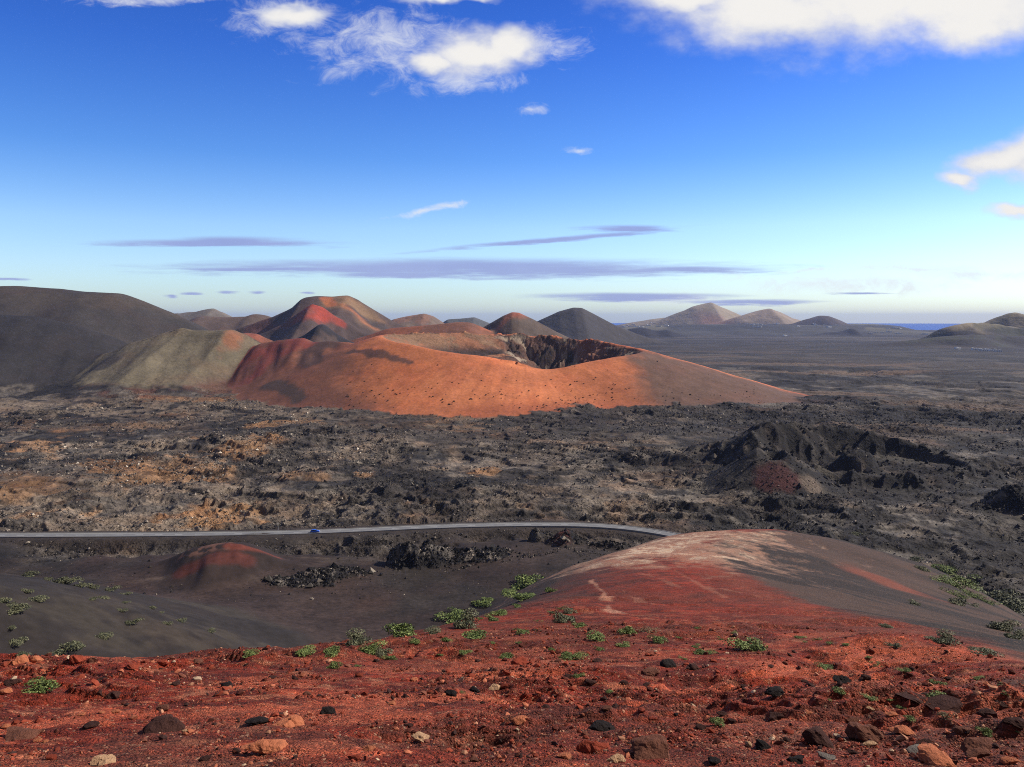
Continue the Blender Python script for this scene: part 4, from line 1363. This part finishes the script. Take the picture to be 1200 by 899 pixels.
GREEN = ((.035, .052, .014), (.120, .165, .04), (.27, .31, .10))
GREYG = ((.040, .045, .026), (.115, .120, .062), (.21, .20, .11))
SV = {}
for kind_, cols in (('green', GREEN), ('grey', GREYG)):
    SV[kind_] = [foliage_mesh(40 + k, 1500, .034, 7 + k % 4, .42, cols) for k in range(5)]
SV['dry'] = [foliage_mesh(90 + k, 500, .03, 7, .4, ((.05, .04, .02), (.13, .11, .05), (.22, .18, .09)), 1.1) for k in range(3)]
SV['mat'] = [foliage_mesh(60 + k, 1500, .026, 12, .22, GREEN, 1.35) for k in range(3)]
SV['sparse'] = [foliage_mesh(70 + k, 420, .036, 7, .36, GREEN, 1.3) for k in range(3)]
for L_ in SV.values():
    for me in L_:
        me.materials.append(LEAF)
STEMS = [stem_mesh(s_) for s_ in (1, 2, 3)]
SHRUBS = {
    'ash slope at the left edge': ('grey', [(5, 705, 18), (15, 714, 28), (43, 703, 22), (32, 695, 12), (73, 684, 26), (92, 688, 14), (108, 690, 15), (108, 703, 10), (123, 702, 15), (128, 693, 15), (148, 697, 13), (145, 707, 10), (143, 717, 12),
                                            (152, 732, 17), (13, 737, 12), (17, 756, 26), (25, 769, 16), (78, 762, 28), (121, 747, 20), (57, 766, 8), (197, 732, 10), (210, 728, 14), (247, 741, 12), (177, 713, 10),
                                            (188, 718, 8), (33, 675, 15), (55, 680, 12)]),
    'crest of the red slope': ('green', [(290, 770, 22), (360, 767, 26), (388, 766, 26), (388, 783, 18), (418, 756, 38), (432, 766, 34), (446, 769, 26), (458, 773, 16), (418, 781, 8)]),
    'dark left rim of the red spur': ('green', [(470, 746, 40), (488, 754, 14), (508, 743, 22), (522, 751, 10), (525, 728, 35), (545, 736, 35), (537, 720, 20), (560, 709, 26), (562, 726, 9), (555, 749, 32), (583, 721, 20),
                                                (578, 728, 18), (613, 689, 36), (616, 702, 30), (644, 694, 14), (606, 712, 12), (598, 695, 16), (570, 704, 14)]),
    'middle of the red slope': ('green', [(612, 743, 18), (607, 754, 10), (630, 728, 8), (630, 740, 8), (647, 719, 9), (657, 714, 12), (668, 718, 20), (660, 729, 30), (677, 735, 18), (667, 772, 28), (648, 764, 12),
                                          (593, 772, 20), (578, 754, 8), (543, 767, 18), (515, 768, 8), (702, 751, 28), (733, 743, 24), (762, 742, 22), (773, 753, 22), (733, 757, 20), (703, 762, 10), (677, 794, 13),
                                          (715, 811, 11), (795, 748, 10), (798, 771, 8), (540, 813, 11), (43, 808, 40)]),
    'right part of the red slope': ('green', [(883, 762, 38), (823, 767, 22), (815, 759, 12), (817, 737, 10), (862, 743, 13), (845, 750, 9), (803, 773, 6), (958, 750, 10), (973, 755, 12), (990, 756, 10), (937, 748, 12),
                                              (943, 753, 8), (1050, 759, 14), (1028, 779, 13), (1017, 771, 8), (1062, 787, 12), (967, 784, 20), (987, 813, 16), (972, 821, 8), (842, 850, 22), (1022, 820, 14), (1045, 821, 10),
                                              (1067, 844, 14), (1107, 820, 32), (1108, 840, 20), (1153, 859, 18), (1145, 796, 12), (1172, 804, 10), (1178, 814, 10), (1097, 801, 16), (1042, 736, 16), (1055, 830, 10), (1190, 858, 9)]),
    'dark right ash flank': ('grey', [(1110, 754, 30), (1090, 749, 14), (1155, 767, 26), (1145, 762, 12), (1073, 709, 17), (1073, 657, 14), (1002, 626, 14), (1123, 709, 26), (1143, 711, 14), (1177, 739, 30), (1190, 749, 24)]),
    'green belt at the right ash rim': ('mat', [(1095, 664, 20), (1107, 671, 26), (1100, 681, 24), (1117, 684, 26), (1122, 676, 22), (1133, 686, 28), (1135, 696, 22), (1150, 692, 30), (1163, 700, 32), (1177, 707, 32), (1190, 712, 32),
                                                                (1200, 716, 30), (1152, 704, 18), (1120, 698, 18), (1085, 669, 14)]),
}
n_sh = 0
SIZEW = lambda m_: 'tiny' if m_ < .35 else 'small' if m_ < .9 else 'mid sized' if m_ < 2.2 else 'large'
for zone, (kind_, lst) in SHRUBS.items():
    recs = []
    for px, py, w_ in lst:
        p = at(px, py)
        if p is None or p.y > 700:
            print('shrub lost', zone, px, py, p)
            continue
        wid = w_ * math.hypot(p.x, p.y, EYE - p.z) / F_PX
        recs.append((px, py, p, wid, w_))
    recs.sort(key=lambda q_: q_[0])
    cnt = {}
    for q_, rec in enumerate(recs):
        rd_ = random.Random(q_ * 31 + len(zone))
        kk = kind_
        if kind_ == 'green':
            u_ = rd_.random()
            kk = 'green' if 'rim' in zone and u_ > .12 else 'sparse' if rec[4] < 14 and u_ < .5 else 'grey' if u_ < .22 else 'dry' if u_ < .32 and rec[4] < 26 else 'green'
        elif kind_ == 'mat' and rd_.random() < .3:
            kk = 'grey'
        cnt.setdefault((SIZEW(rec[3]), kk), []).append(rec)
    for (sz, kk), rs in cnt.items():
        for k, (px, py, p, wid, w_) in enumerate(rs):
            rd_ = random.Random(n_sh * 13 + 5)
            root = bpy.data.objects.new('shrub', None)
            C.objects.link(root)
            root.location = (p.x, p.y + wid * .1, p.z - .02 * wid)
            root.rotation_euler = (rd_.uniform(-.1, .1), rd_.uniform(-.1, .1), rd_.uniform(0, 6.28))
            s_ = wid * (1.4 if 'rim' in zone else 1.18)
            root.scale = (s_, s_ * rd_.uniform(.8, 1.1), s_ * rd_.uniform(.5, .9))
            fo = bpy.data.objects.new('foliage', rd_.choice(SV[kk]))
            st = bpy.data.objects.new('stem', rd_.choice(STEMS))
            for c_ in (fo, st):
                c_.parent = root
                C.objects.link(c_)
            tn = {'grey': 'grey green', 'mat': 'low green', 'dry': 'dry brownish', 'sparse': 'sparse green', 'green': 'green'}[kk]
            od = f'only {sz} {tn} shrub' if len(rs) == 1 else (f'leftmost {sz} {tn} shrub' if k == 0 else f'{sz} {tn} shrub {k + 1} from left')
            props(root, f'{od} on the {zone}', 'shrub', 'shrubs on the ' + zone)
            n_sh += 1
print('shrubs', n_sh)

# dark bushes dotted over the orange flank
DARKG = ((.018, .020, .012), (.035, .040, .022), (.07, .07, .04))
BUSH = [foliage_mesh(80 + k, 130, .12, 4, .55, DARKG) for k in range(4)]
for me in BUSH:
    me.materials.append(LEAF)
rb_ = np.random.default_rng(5)
tries = 0
nb_ = 0
while nb_ < 200 and tries < 20000:
    tries += 1
    x_, y_ = rb_.uniform(-190, 300), rb_.uniform(840, 1000)
    z_ = ground_z(x_, y_)
    i0 = min(int(np.interp(math.hypot(x_, y_), rr, np.arange(NR))), NR - 2)
    j0 = int(np.interp(math.atan2(x_, y_), az, np.arange(NA)))
    if IDg[i0, j0] != i_orange or z_ > 48:
        continue
    low = math.exp(-((z_ - 11) / 12) ** 2)
    cl = float(fbm(np.array([x_]), np.array([y_ * 3]), 45, 3, 400)[0])
    if rb_.uniform() > (.10 + .9 * low) * (cl > .40) * (1.1 - .8 * (x_ > 120)):
        continue
    s_ = rb_.uniform(1.3, 2.6) * (1.35 if z_ < 25 and rb_.uniform() < .3 else 1)
    o_ = bpy.data.objects.new('bush', BUSH[nb_ % 4])
    o_.location = (x_, y_, z_ - .05)
    o_.rotation_euler = (0, 0, rb_.uniform(0, 6.28))
    o_.scale = (s_,) * 3
    C.objects.link(o_)
    props(o_, 'tiny dark bush dotted on the orange flank of the crater', 'bush', 'dark bushes on the orange crater flank')
    nb_ += 1
print('bushes', nb_)

# ------------------------------------------------------------------ white houses of the far villages
WHITE = flat_mat('whitewash', (.80, .79, .76), .8, noise=(.3, .25))
DARKW = flat_mat('dark_window', (.03, .03, .04), .4)


def house_mesh(seed):
    r_ = random.Random(seed)
    bm = bmesh.new()

    def box(x0, x1, y0, y1, z0, z1, mi=0):
        vs = bmesh.ops.create_cube(bm, size=1.)['verts']
        bmesh.ops.scale(bm, vec=(x1 - x0, y1 - y0, z1 - z0), verts=vs)
        bmesh.ops.translate(bm, vec=((x0 + x1) / 2, (y0 + y1) / 2, (z0 + z1) / 2), verts=vs)
        for v_ in vs:
            for f_ in v_.link_faces:
                f_.material_index = mi
    a_, b_ = r_.uniform(9, 13), r_.uniform(6, 9)
    h_ = r_.uniform(3.4, 4.2)
    box(0, a_, 0, b_, -2, h_)
    box(-r_.uniform(4, 7), -.003, 1, b_ - .6, -2, h_ * r_.uniform(1.2, 1.7))
    box(.4, a_ - .4, .2, .5, h_ + .002, h_ + .5)
    box(a_ * .6, a_ * .6 + .8, b_ * .6, b_ * .6 + .8, h_ + .002, h_ + 1.6)
    for k in range(3):
        x_ = 1.2 + k * (a_ - 3) / 2
        box(x_, x_ + 1.1, -.05, -.003, 1.1, 2.5, 1)
    me = bpy.data.meshes.new('house')
    bm.to_mesh(me)
    bm.free()
    me.materials.append(WHITE)
    me.materials.append(DARKW)
    return me


HM = [house_mesh(k) for k in range(4)]
VILL = {
    'in the hillside village left of the pointed hill': [(731, 383), (735, 381.5), (739, 382.5), (742, 380.5), (745, 383), (749, 384), (754, 383.5), (759, 382), (763, 378.8), (767, 379.3), (771, 383), (780, 382), (733, 384)],
    'in the village at the foot of the twin brown hill': [(866, 380), (876, 380), (880, 381), (885, 380.5), (889, 381), (893, 380.7), (897, 382), (902, 380.5), (907, 380), (883, 383.5), (889, 383.8), (871, 383), (912, 380)],
    'in the village under the rounded dark hill': [(953, 380), (956, 381.5), (966, 381), (970, 383), (974, 382), (979, 381.5), (972, 384), (936, 383)],
    'on the low olive hill near the sea': [(1045, 384.5), (1049, 385), (1052, 385.3), (1055, 385.5), (1041, 386)],
    'on the flat below the low olive hill': [(1020, 391.5), (1034, 390), (1041, 389.5), (1050, 391.2), (1053, 391.4), (1026, 390.5), (1082, 392.2), (920, 394), (943, 393)],
    'below the dark foot of the coastal hills': [(1123, 409.5), (1142, 410.5), (1158, 411), (1162, 411.5), (1151, 411.8), (1168, 412.5)],
}
rh = random.Random(4)
for where, lst in VILL.items():
    for px, py in lst:
        p = at(px, py, 1800)
        if p is None or math.hypot(p.x, p.y) > 10200:
            print('house lost', px, py, p)
            continue
        o_ = bpy.data.objects.new('house', rh.choice(HM))
        o_.location = p
        o_.rotation_euler = (0, 0, rh.uniform(-.5, .5))
        s_ = rh.uniform(1.2, 2.3) * min(1., math.hypot(p.x, p.y) / 6500 + .25)
        o_.scale = (s_,) * 3
        C.objects.link(o_)
        props(o_, 'tiny white flat roofed house ' + where, 'house', 'white houses ' + where)

# ------------------------------------------------------------------ loose stuff: cinder gravel near, clinker blocks on the lava
V1, F1 = ico(1)
V1 = V1.astype(np.float32)
VO = np.array([[1, 0, 0], [-1, 0, 0], [0, 1, 0], [0, -1, 0], [0, 0, 1], [0, 0, -1]], np.float32)
FO = np.array([[0, 2, 4], [2, 1, 4], [1, 3, 4], [3, 0, 4], [2, 0, 5], [1, 2, 5], [3, 1, 5], [0, 3, 5]], np.int32)


def scatter(name, P, S, cols, seed, flat=.7, V1=V1, F1=F1):
    r_ = np.random.default_rng(seed)
    n_ = len(P)
    shapes = []
    for k in range(24):
        v = V1 * r_.uniform(.6, 1.25, (len(V1), 1))
        v = v * np.array([1, r_.uniform(.6, 1), flat * r_.uniform(.7, 1.1)])
        shapes.append(v)
    shapes = np.array(shapes, np.float32)
    sh = shapes[r_.integers(0, 24, n_)]
    a_ = r_.uniform(0, 6.28, n_)
    ca, sa_ = np.cos(a_)[:, None], np.sin(a_)[:, None]
    tl = r_.normal(0, .35, n_)[:, None]
    x_ = sh[..., 0] * ca - sh[..., 1] * sa_
    y_ = sh[..., 0] * sa_ + sh[..., 1] * ca
    z_ = sh[..., 2] + x_ * tl
    co_ = np.stack([x_, y_, z_], 2) * S[:, None, None] + P[:, None, :]
    f = (F1[None] + (np.arange(n_) * len(V1))[:, None, None]).reshape(-1, 3)
    return from_arrays(name, co_.reshape(-1, 3), f, colors=np.repeat(cols, len(V1), 0))


def ground_many(x_, y_):
    r2, a2 = np.hypot(x_, y_), np.arctan2(x_, y_)
    fi, fj = np.interp(r2, rr, np.arange(NR)), np.interp(a2, az, np.arange(NA))
    i2, j2 = np.minimum(fi.astype(int), NR - 2), np.minimum(fj.astype(int), NA - 2)
    u2, v2 = fi - i2, fj - j2
    z2 = (HG[i2, j2] * (1 - v2) + HG[i2, j2 + 1] * v2) * (1 - u2) + (HG[i2 + 1, j2] * (1 - v2) + HG[i2 + 1, j2 + 1] * v2) * u2
    return z2, IDg[i2, j2], i2 * NA + j2


PIECE = flat_mat('loose_scoria', (.1, .05, .04), .95, .1, noise=(40., .8), attr='piece_colour')
rg_ = np.random.default_rng(21)
ng = 110000
aa = rg_.uniform(R(-36), R(36), ng)
r2 = 6.2 * (34 / 6.2) ** rg_.uniform(0, 1, ng) ** 1.3
gx2, gy2 = np.sin(aa) * r2, np.cos(aa) * r2
gz2, gid, gi = ground_many(gx2, gy2)
clump = fbm(gx2, gy2, 1.4, 3, 500)
clump2 = fbm(gx2, gy2, 5, 3, 501)
keep = (gid == i_spur) & (rg_.uniform(0, 1, ng) < sstep(.32, .66, clump * .6 + clump2 * .4) * .95 + .05) & (gx2 < np.interp(gy2, [b_[1] for b_ in BL], [b_[0] for b_ in BL]) + 1)
gx2, gy2, gz2, r2 = gx2[keep], gy2[keep], gz2[keep], r2[keep]
sz2 = np.clip(.0062 * (1 - rg_.uniform(0, .9997, keep.sum())) ** -.44, .005, .05) * np.clip(r2 / 9, 1, 2.2)
pal = np.array([[.22, .045, .024], [.16, .033, .018], [.34, .11, .058], [.085, .024, .016], [.04, .02, .017], [.40, .19, .11], [.14, .05, .032], [.46, .32, .21]])
pc = pal[rg_.choice(8, keep.sum(), p=[.22, .18, .11, .17, .13, .06, .11, .02])] * rg_.uniform(.75, 1.2, (keep.sum(), 1))
me = scatter('gravel', np.stack([gx2, gy2, gz2 + sz2 * .25], 1), sz2, pc, 3)
props(link('gravel', me, [PIECE]), 'loose red and brown cinder gravel strewn over the near slope', 'gravel', None, 'stuff')

nl = 230000
aa = rg_.uniform(R(-35), R(35), nl)
r2 = 285 * (1050 / 285) ** rg_.uniform(0, 1, nl)
lx2, ly2 = np.sin(aa) * r2, np.cos(aa) * r2
lz2, lid, li_ = ground_many(lx2, ly2)
outc = np.isin(lid, [i_l1, i_l2, i_l3, i_l4, i_l5, i_spat])
c1_, c2_ = fbm(lx2, ly2, 60, 4, 510, .6), fbm(lx2, ly2, 14, 3, 511)
pr_ = np.where(outc, np.where(lid == i_spat, .12, .95), np.where(lid == 0, rough[li_] * sstep(.38, .62, c1_ * .5 + c2_ * .5), 0)) * (droad[li_] > 8)
belt = [at(*q_) for q_ in ((290, 672), (340, 668), (400, 660), (450, 664), (500, 668), (560, 648), (640, 652), (690, 648))]
bd_, _ = seg_dist(lx2, ly2, [q_.x for q_ in belt], [q_.y for q_ in belt])
pr_ = np.maximum(pr_, np.where(lid == 0, sstep(16, 2, bd_) * sstep(.46, .66, c1_ * .4 + c2_ * .6) * .8, 0))
pr_ = np.maximum(pr_, np.where((lid == 0) & (droad[li_] > 5), .02 + .05 * sstep(.55, .7, c2_), 0))
keep = rg_.uniform(0, 1, nl) < pr_
lx2, ly2, lz2, r2, outc, li_ = lx2[keep], ly2[keep], lz2[keep], r2[keep], outc[keep], li_[keep]
k_ = keep.sum()
sz2 = np.clip(.26 * (1 - rg_.uniform(0, .999, k_)) ** -.36, .24, 1.5) * np.clip(r2 / 500, .75, 1.6) * np.where(outc, 1.7, 1.)
pal = np.array([[.020, .018, .017], [.046, .040, .036], [.095, .082, .069], [.18, .15, .12], [.32, .27, .21]])
pc = np.where(outc[:, None], pal[rg_.choice(5, k_, p=[.55, .25, .12, .06, .02])], pal[rg_.choice(5, k_, p=[.30, .27, .23, .14, .06])]) * rg_.uniform(.8, 1.2, (k_, 1))
pc = pc * (.55 + .45 * np.clip(COL[li_].mean(1, keepdims=True) / .05, .4, 2.2))
me = scatter('lava_rubble', np.stack([lx2, ly2, lz2 + sz2 * .2], 1), sz2, pc, 4, .9, VO, FO)
CLINK = flat_mat('clinker_block', (.1, .05, .04), .95, .1, attr='piece_colour')
props(link('lava_rubble', me, [CLINK]), 'broken black and grey clinker blocks covering the lava plain', 'rubble', None, 'stuff')
print('gravel', len(gx2), 'rubble', k_, round(time.time() - T0, 1))

# ------------------------------------------------------------------ sea
def ring_mesh(name, r0, r1, z, mat, n=180):
    bm = bmesh.new()
    vs = []
    rads = [r0, (r0 + r1) / 2, r1]
    for r in rads:
        vs.append([bm.verts.new((math.sin(2 * math.pi * k / n) * r, math.cos(2 * math.pi * k / n) * r, z)) for k in range(n)])
    for a in range(2):
        for k in range(n):
            bm.faces.new((vs[a][k], vs[a + 1][k], vs[a + 1][(k + 1) % n], vs[a][(k + 1) % n]))
    bmesh.ops.recalc_face_normals(bm, faces=bm.faces)
    me = bpy.data.meshes.new(name)
    bm.to_mesh(me)
    bm.free()
    me.materials.append(mat)
    if me.polygons[0].normal.z < 0:
        me.flip_normals()
    o = bpy.data.objects.new(name, me)
    C.objects.link(o)
    return o


ms, nt, b = new_mat('deep_sea_water')
tc = nt.n('ShaderNodeTexCoord').outputs['Object']
nt.link(nt.mix(nt.noise(tc, .002, 4.), (.012, .075, .34), (.02, .10, .42)), b.inputs['Base Color'])
b.inputs['Roughness'].default_value = .6
b.inputs['Specular IOR Level'].default_value = .2
bp = nt.n('ShaderNodeBump')
bp.inputs['Distance'].default_value = 2.
nt.link(nt.noise(tc, .02, 4.), bp.inputs['Height'])
nt.link(bp.outputs[0], b.inputs['Normal'])
props(ring_mesh('sea', 10000, 27500, -34, ms), 'strip of deep blue sea on the right of the horizon', 'sea', None, 'structure')

# ------------------------------------------------------------------ camera, sun, sky, air
cam = bpy.data.cameras.new('camera')
cam.sensor_fit = 'HORIZONTAL'
cam.sensor_width = 36.
cam.lens = 36. * F_PX / 1200.
cam.clip_start, cam.clip_end = .2, 120000.
co = bpy.data.objects.new('camera', cam)
co.location = (0, 0, EYE)
co.rotation_euler = (math.pi / 2 - PITCH, 0, 0)
C.objects.link(co)
SC.camera = co

SUN_AZ, SUN_EL = 72., 38.            # degrees from straight ahead towards the right; height
sl = bpy.data.lights.new('sun', 'SUN')
sl.energy = 5.0
sl.angle = R(.53)
sl.color = (1., .93, .83)
so = bpy.data.objects.new('sun', sl)
sdir = Vector((math.sin(R(SUN_AZ)) * math.cos(R(SUN_EL)), math.cos(R(SUN_AZ)) * math.cos(R(SUN_EL)), math.sin(R(SUN_EL))))
so.rotation_euler = sdir.to_track_quat('Z', 'Y').to_euler()
so.location = (300, 100, 400)
C.objects.link(so)

W = bpy.data.worlds.new('World')
SC.world = W
W.use_nodes = True
W.node_tree.nodes.clear()
nt = NT(W.node_tree)
wo = nt.n('ShaderNodeOutputWorld')
bg = nt.n('ShaderNodeBackground')
nt.link(bg.outputs[0], wo.inputs[0])
sky = nt.n('ShaderNodeTexSky', sky_type='NISHITA')
sky.sun_disc = False
sky.sun_elevation, sky.sun_rotation = R(SUN_EL), R(SUN_AZ)
sky.altitude, sky.air_density, sky.dust_density, sky.ozone_density = 400., 1., .7, 2.
bg.inputs['Strength'].default_value = .078
gen = nt.n('ShaderNodeTexCoord').outputs['Generated']
sx = nt.n('ShaderNodeSeparateXYZ')
nt.link(gen, sx.inputs[0])
DX, DY, DZ = sx.outputs
yy = nt.m('MAXIMUM', DY, .02)
Ux, Vx = nt.m('DIVIDE', DX, yy), nt.m('DIVIDE', DZ, yy)
hs_ = nt.n('ShaderNodeHueSaturation')
nt.link(sky.outputs[0], hs_.inputs['Color'])
hs_.inputs['Saturation'].default_value = 1.25
# deepen the blue with height above the horizon, as the air itself does
ramp = nt.n('ShaderNodeValToRGB')
nt.link(DZ, ramp.inputs[0])
cr = ramp.color_ramp
SKYR = [(0., (1.32, 1.55, 1.95)), (.045, (1.42, 1.62, 1.98)), (.11, (1.42, 1.56, 1.92)), (.19, (.78, 1.12, 1.75)), (.30, (.46, .78, 1.62)), (.42, (.28, .54, 1.35)), (1., (.3, .5, 1.05))]
cr.elements[0].position, cr.elements[0].color = SKYR[0][0], (*[c / 2 for c in SKYR[0][1]], 1)
cr.elements[1].position, cr.elements[1].color = SKYR[-1][0], (*[c / 2 for c in SKYR[-1][1]], 1)
for p, c in SKYR[1:-1]:
    e = cr.elements.new(p)
    e.color = (*[v / 2 for v in c], 1)
skyc = nt.mix(1., hs_.outputs[0], nt.mul(ramp.outputs[0], 2.), 'MULTIPLY')


def uv(px, py):
    x, y, z = direction(px, py)
    return x / y, z / y


# cloud cover over the whole sky dome, by direction
cx_ = nt.n('ShaderNodeCombineXYZ')
nt.link(Ux, cx_.inputs[0])
nt.link(Vx, cx_.inputs[1])
CV = cx_.outputs[0]


def scaled(vec, sx_, sy_, sz_=1.):
    o = nt.n('ShaderNodeVectorMath', operation='MULTIPLY')
    nt.link(vec, o.inputs[0])
    o.inputs[1].default_value = (sx_, sy_, sz_)
    return o.outputs[0]


def field(spots, warp, wu, wv):
    """largest of 1 - q over the listed clouds; spots = (px, py, half width, half height, tilt)"""
    wv_ = nt.n('ShaderNodeCombineXYZ')
    nt.link(nt.m('MULTIPLY_ADD', warp[0], wu, nt.m('SUBTRACT', Ux, wu * .5)), wv_.inputs[0])
    nt.link(nt.m('MULTIPLY_ADD', warp[1], wv, nt.m('SUBTRACT', Vx, wv * .5)), wv_.inputs[1])
    best = None
    for s in spots:
        px, py, a, b_ = s[:4]
        u0, v0 = uv(px, py)
        src = wv_.outputs[0]
        if len(s) > 4:                    # a tilted bank
            rt = nt.n('ShaderNodeVectorRotate', rotation_type='Z_AXIS')
            nt.link(src, rt.inputs['Vector'])
            rt.inputs['Center'].default_value = (u0, v0, 0)
            rt.inputs['Angle'].default_value = -math.atan(s[4])
            src = rt.outputs[0]
        ma = nt.n('ShaderNodeVectorMath', operation='MULTIPLY_ADD')
        nt.link(src, ma.inputs[0])
        ma.inputs[1].default_value = (F_PX / a, F_PX / b_, 0)
        ma.inputs[2].default_value = (-u0 * F_PX / a, -v0 * F_PX / b_, 0)
        ln = nt.n('ShaderNodeVectorMath', operation='LENGTH')
        nt.link(ma.outputs[0], ln.inputs[0])
        best = ln.outputs['Value'] if best is None else nt.m('MINIMUM', best, ln.outputs['Value'])
    return nt.m('SUBTRACT', 1., nt.m('MINIMUM', best, 3.))


wa = nt.noise(scaled(CV, 9, 14), 1., 4., .6)
wb = nt.noise(scaled(CV, 8, 16, 1), 1.3, 4., .6)
nA = nt.noise(scaled(CV, 13, 19), 1., 6., .58)
# cumulus
cum = [(1010, -34, 320, 100), (1140, 4, 190, 58), (910, 14, 130, 48), (800, -16, 120, 38), (555, 62, 72, 31), (600, 52, 36, 26), (505, 74, 34, 15),
       (1172, 188, 72, 26, .32), (1215, 178, 60, 36, .2), (1125, 212, 30, 13), (1195, 245, 48, 11), (345, 18, 44, 12), (520, -2, 60, 8)]
fA = nt.m('ADD', field(cum, (wa, wb), .07, .035), nt.m('MULTIPLY', nt.m('SUBTRACT', nA, .5), 1.0))
aA = nt.step(-.12, .62, fA)
# thin veils round them
veil = [(450, 50, 110, 52), (340, 20, 80, 30), (645, 52, 44, 26), (540, 95, 90, 18), (490, 247, 66, 5, .18), (525, 240, 30, 4, .12), (622, 130, 20, 7), (676, 175, 15, 6), (1060, 316, 150, 7), (1150, 322, 120, 9),
        (960, 318, 70, 4), (790, 352, 90, 7), (1000, 330, 180, 16), (170, -2, 120, 10)]
nB = nt.noise(scaled(CV, 26, 44), 1., 7., .7, .6)
fB = nt.m('ADD', field(veil, (wa, wb), .07, .025), nt.m('MULTIPLY', nt.m('SUBTRACT', nB, .5), 2.6))
aB = nt.m('MULTIPLY', nt.step(.0, 1.35, fB), .75)
# grey lenticular bars
bars = [(540, 314, 380, 13), (600, 318, 260, 11), (470, 322, 120, 6), (330, 315.5, 170, 3.5), (800, 316, 120, 5), (245, 285, 165, 5.5), (270, 283, 90, 7), (640, 282, 190, 4, .09), (735, 268, 70, 5), (740, 347, 140, 5), (720, 350, 90, 5),
        (880, 354, 105, 3.5), (200, 347, 11, 2.6), (224, 344, 12, 2.2), (264, 343, 17, 2.6), (298, 343, 13, 2.6), (364, 343, 11, 2.), (8, 327, 24, 2.), (1010, 344, 40, 1.5)]
nC = nt.noise(scaled(CV, 7, 95), 1., 6., .68)
fC = nt.m('ADD', field(bars, (wa, nC), .06, .012), nt.m('MULTIPLY', nt.m('SUBTRACT', nC, .5), 1.5))
aC = nt.m('MULTIPLY', nt.step(-.15, .75, fC), .85)
front = nt.step(.02, .1, DY)
# colours of the cloud light
nD = nt.noise(scaled(CV, 7, 12), 1., 5., .6)
cumc = nt.mix(nt.step(.0, .8, nt.m('ADD', fA, nt.m('MULTIPLY', nt.m('SUBTRACT', nD, .5), 1.3))), (6.6, 6.9, 7.9), (9.2, 9.0, 8.7))
skyc = nt.mix(nt.m('MULTIPLY', aB, front), skyc, (8.4, 8.6, 9.0))
skyc = nt.mix(nt.m('MULTIPLY', aC, front), skyc, nt.mix(nD, (2.4, 2.9, 6.4), (3.9, 4.4, 7.6)))
skyc = nt.mix(nt.m('MULTIPLY', aA, front), skyc, cumc)
# grey-white added to the unseen sky overhead and behind, to neutralise blue fill light
over = nt.m('MAXIMUM', nt.step(.46, .62, DZ), nt.step(-.05, -.35, DY))
over = nt.m('MULTIPLY', over, .8)
skyc = nt.mix(over, skyc, (1.8, 1.7, 1.6))
nt.link(skyc, bg.inputs['Color'])
W.cycles.sampling_method = 'NONE'

# air
HAZE = 3.0e-5
bm = bmesh.new()
bmesh.ops.create_cube(bm, size=1.)
me = bpy.data.meshes.new('haze')
bm.to_mesh(me)
bm.free()
hz = bpy.data.objects.new('haze', me)
hz.scale = (60000, 60000, 410)
hz.location = (0, 0, 205 - 125)
C.objects.link(hz)
mh = bpy.data.materials.new('air_haze')
mh.use_nodes = True
mh.node_tree.nodes.clear()
nt = NT(mh.node_tree)
o_ = nt.n('ShaderNodeOutputMaterial')
pv = nt.n('ShaderNodeVolumePrincipled')
pv.inputs['Color'].default_value = (.42, .56, 1., 1)
pv.inputs['Density'].default_value = HAZE
nt.link(pv.outputs[0], o_.inputs['Volume'])
me.materials.append(mh)
props(hz, 'thin bluish air over the whole lava plain', 'haze', None, 'stuff')

# ------------------------------------------------------------------ render settings
SC.render.engine = 'CYCLES'
SC.cycles.pixel_filter_type = 'BLACKMAN_HARRIS'
SC.cycles.filter_width = 1.05
SC.view_settings.view_transform = 'Standard'
SC.view_settings.look = 'None'
SC.view_settings.exposure = .34
SC.view_settings.gamma = 1.
SC.cycles.use_denoising = False
SC.cycles.max_bounces = 2
SC.cycles.diffuse_bounces = 2
SC.cycles.sample_clamp_indirect = 1.5
SC.cycles.sample_clamp_direct = 4.
SC.cycles.glossy_bounces = 1
SC.cycles.volume_bounces = 0
SC.cycles.use_adaptive_sampling = True
SC.cycles.adaptive_threshold = .008
print('done', round(time.time() - T0, 1))
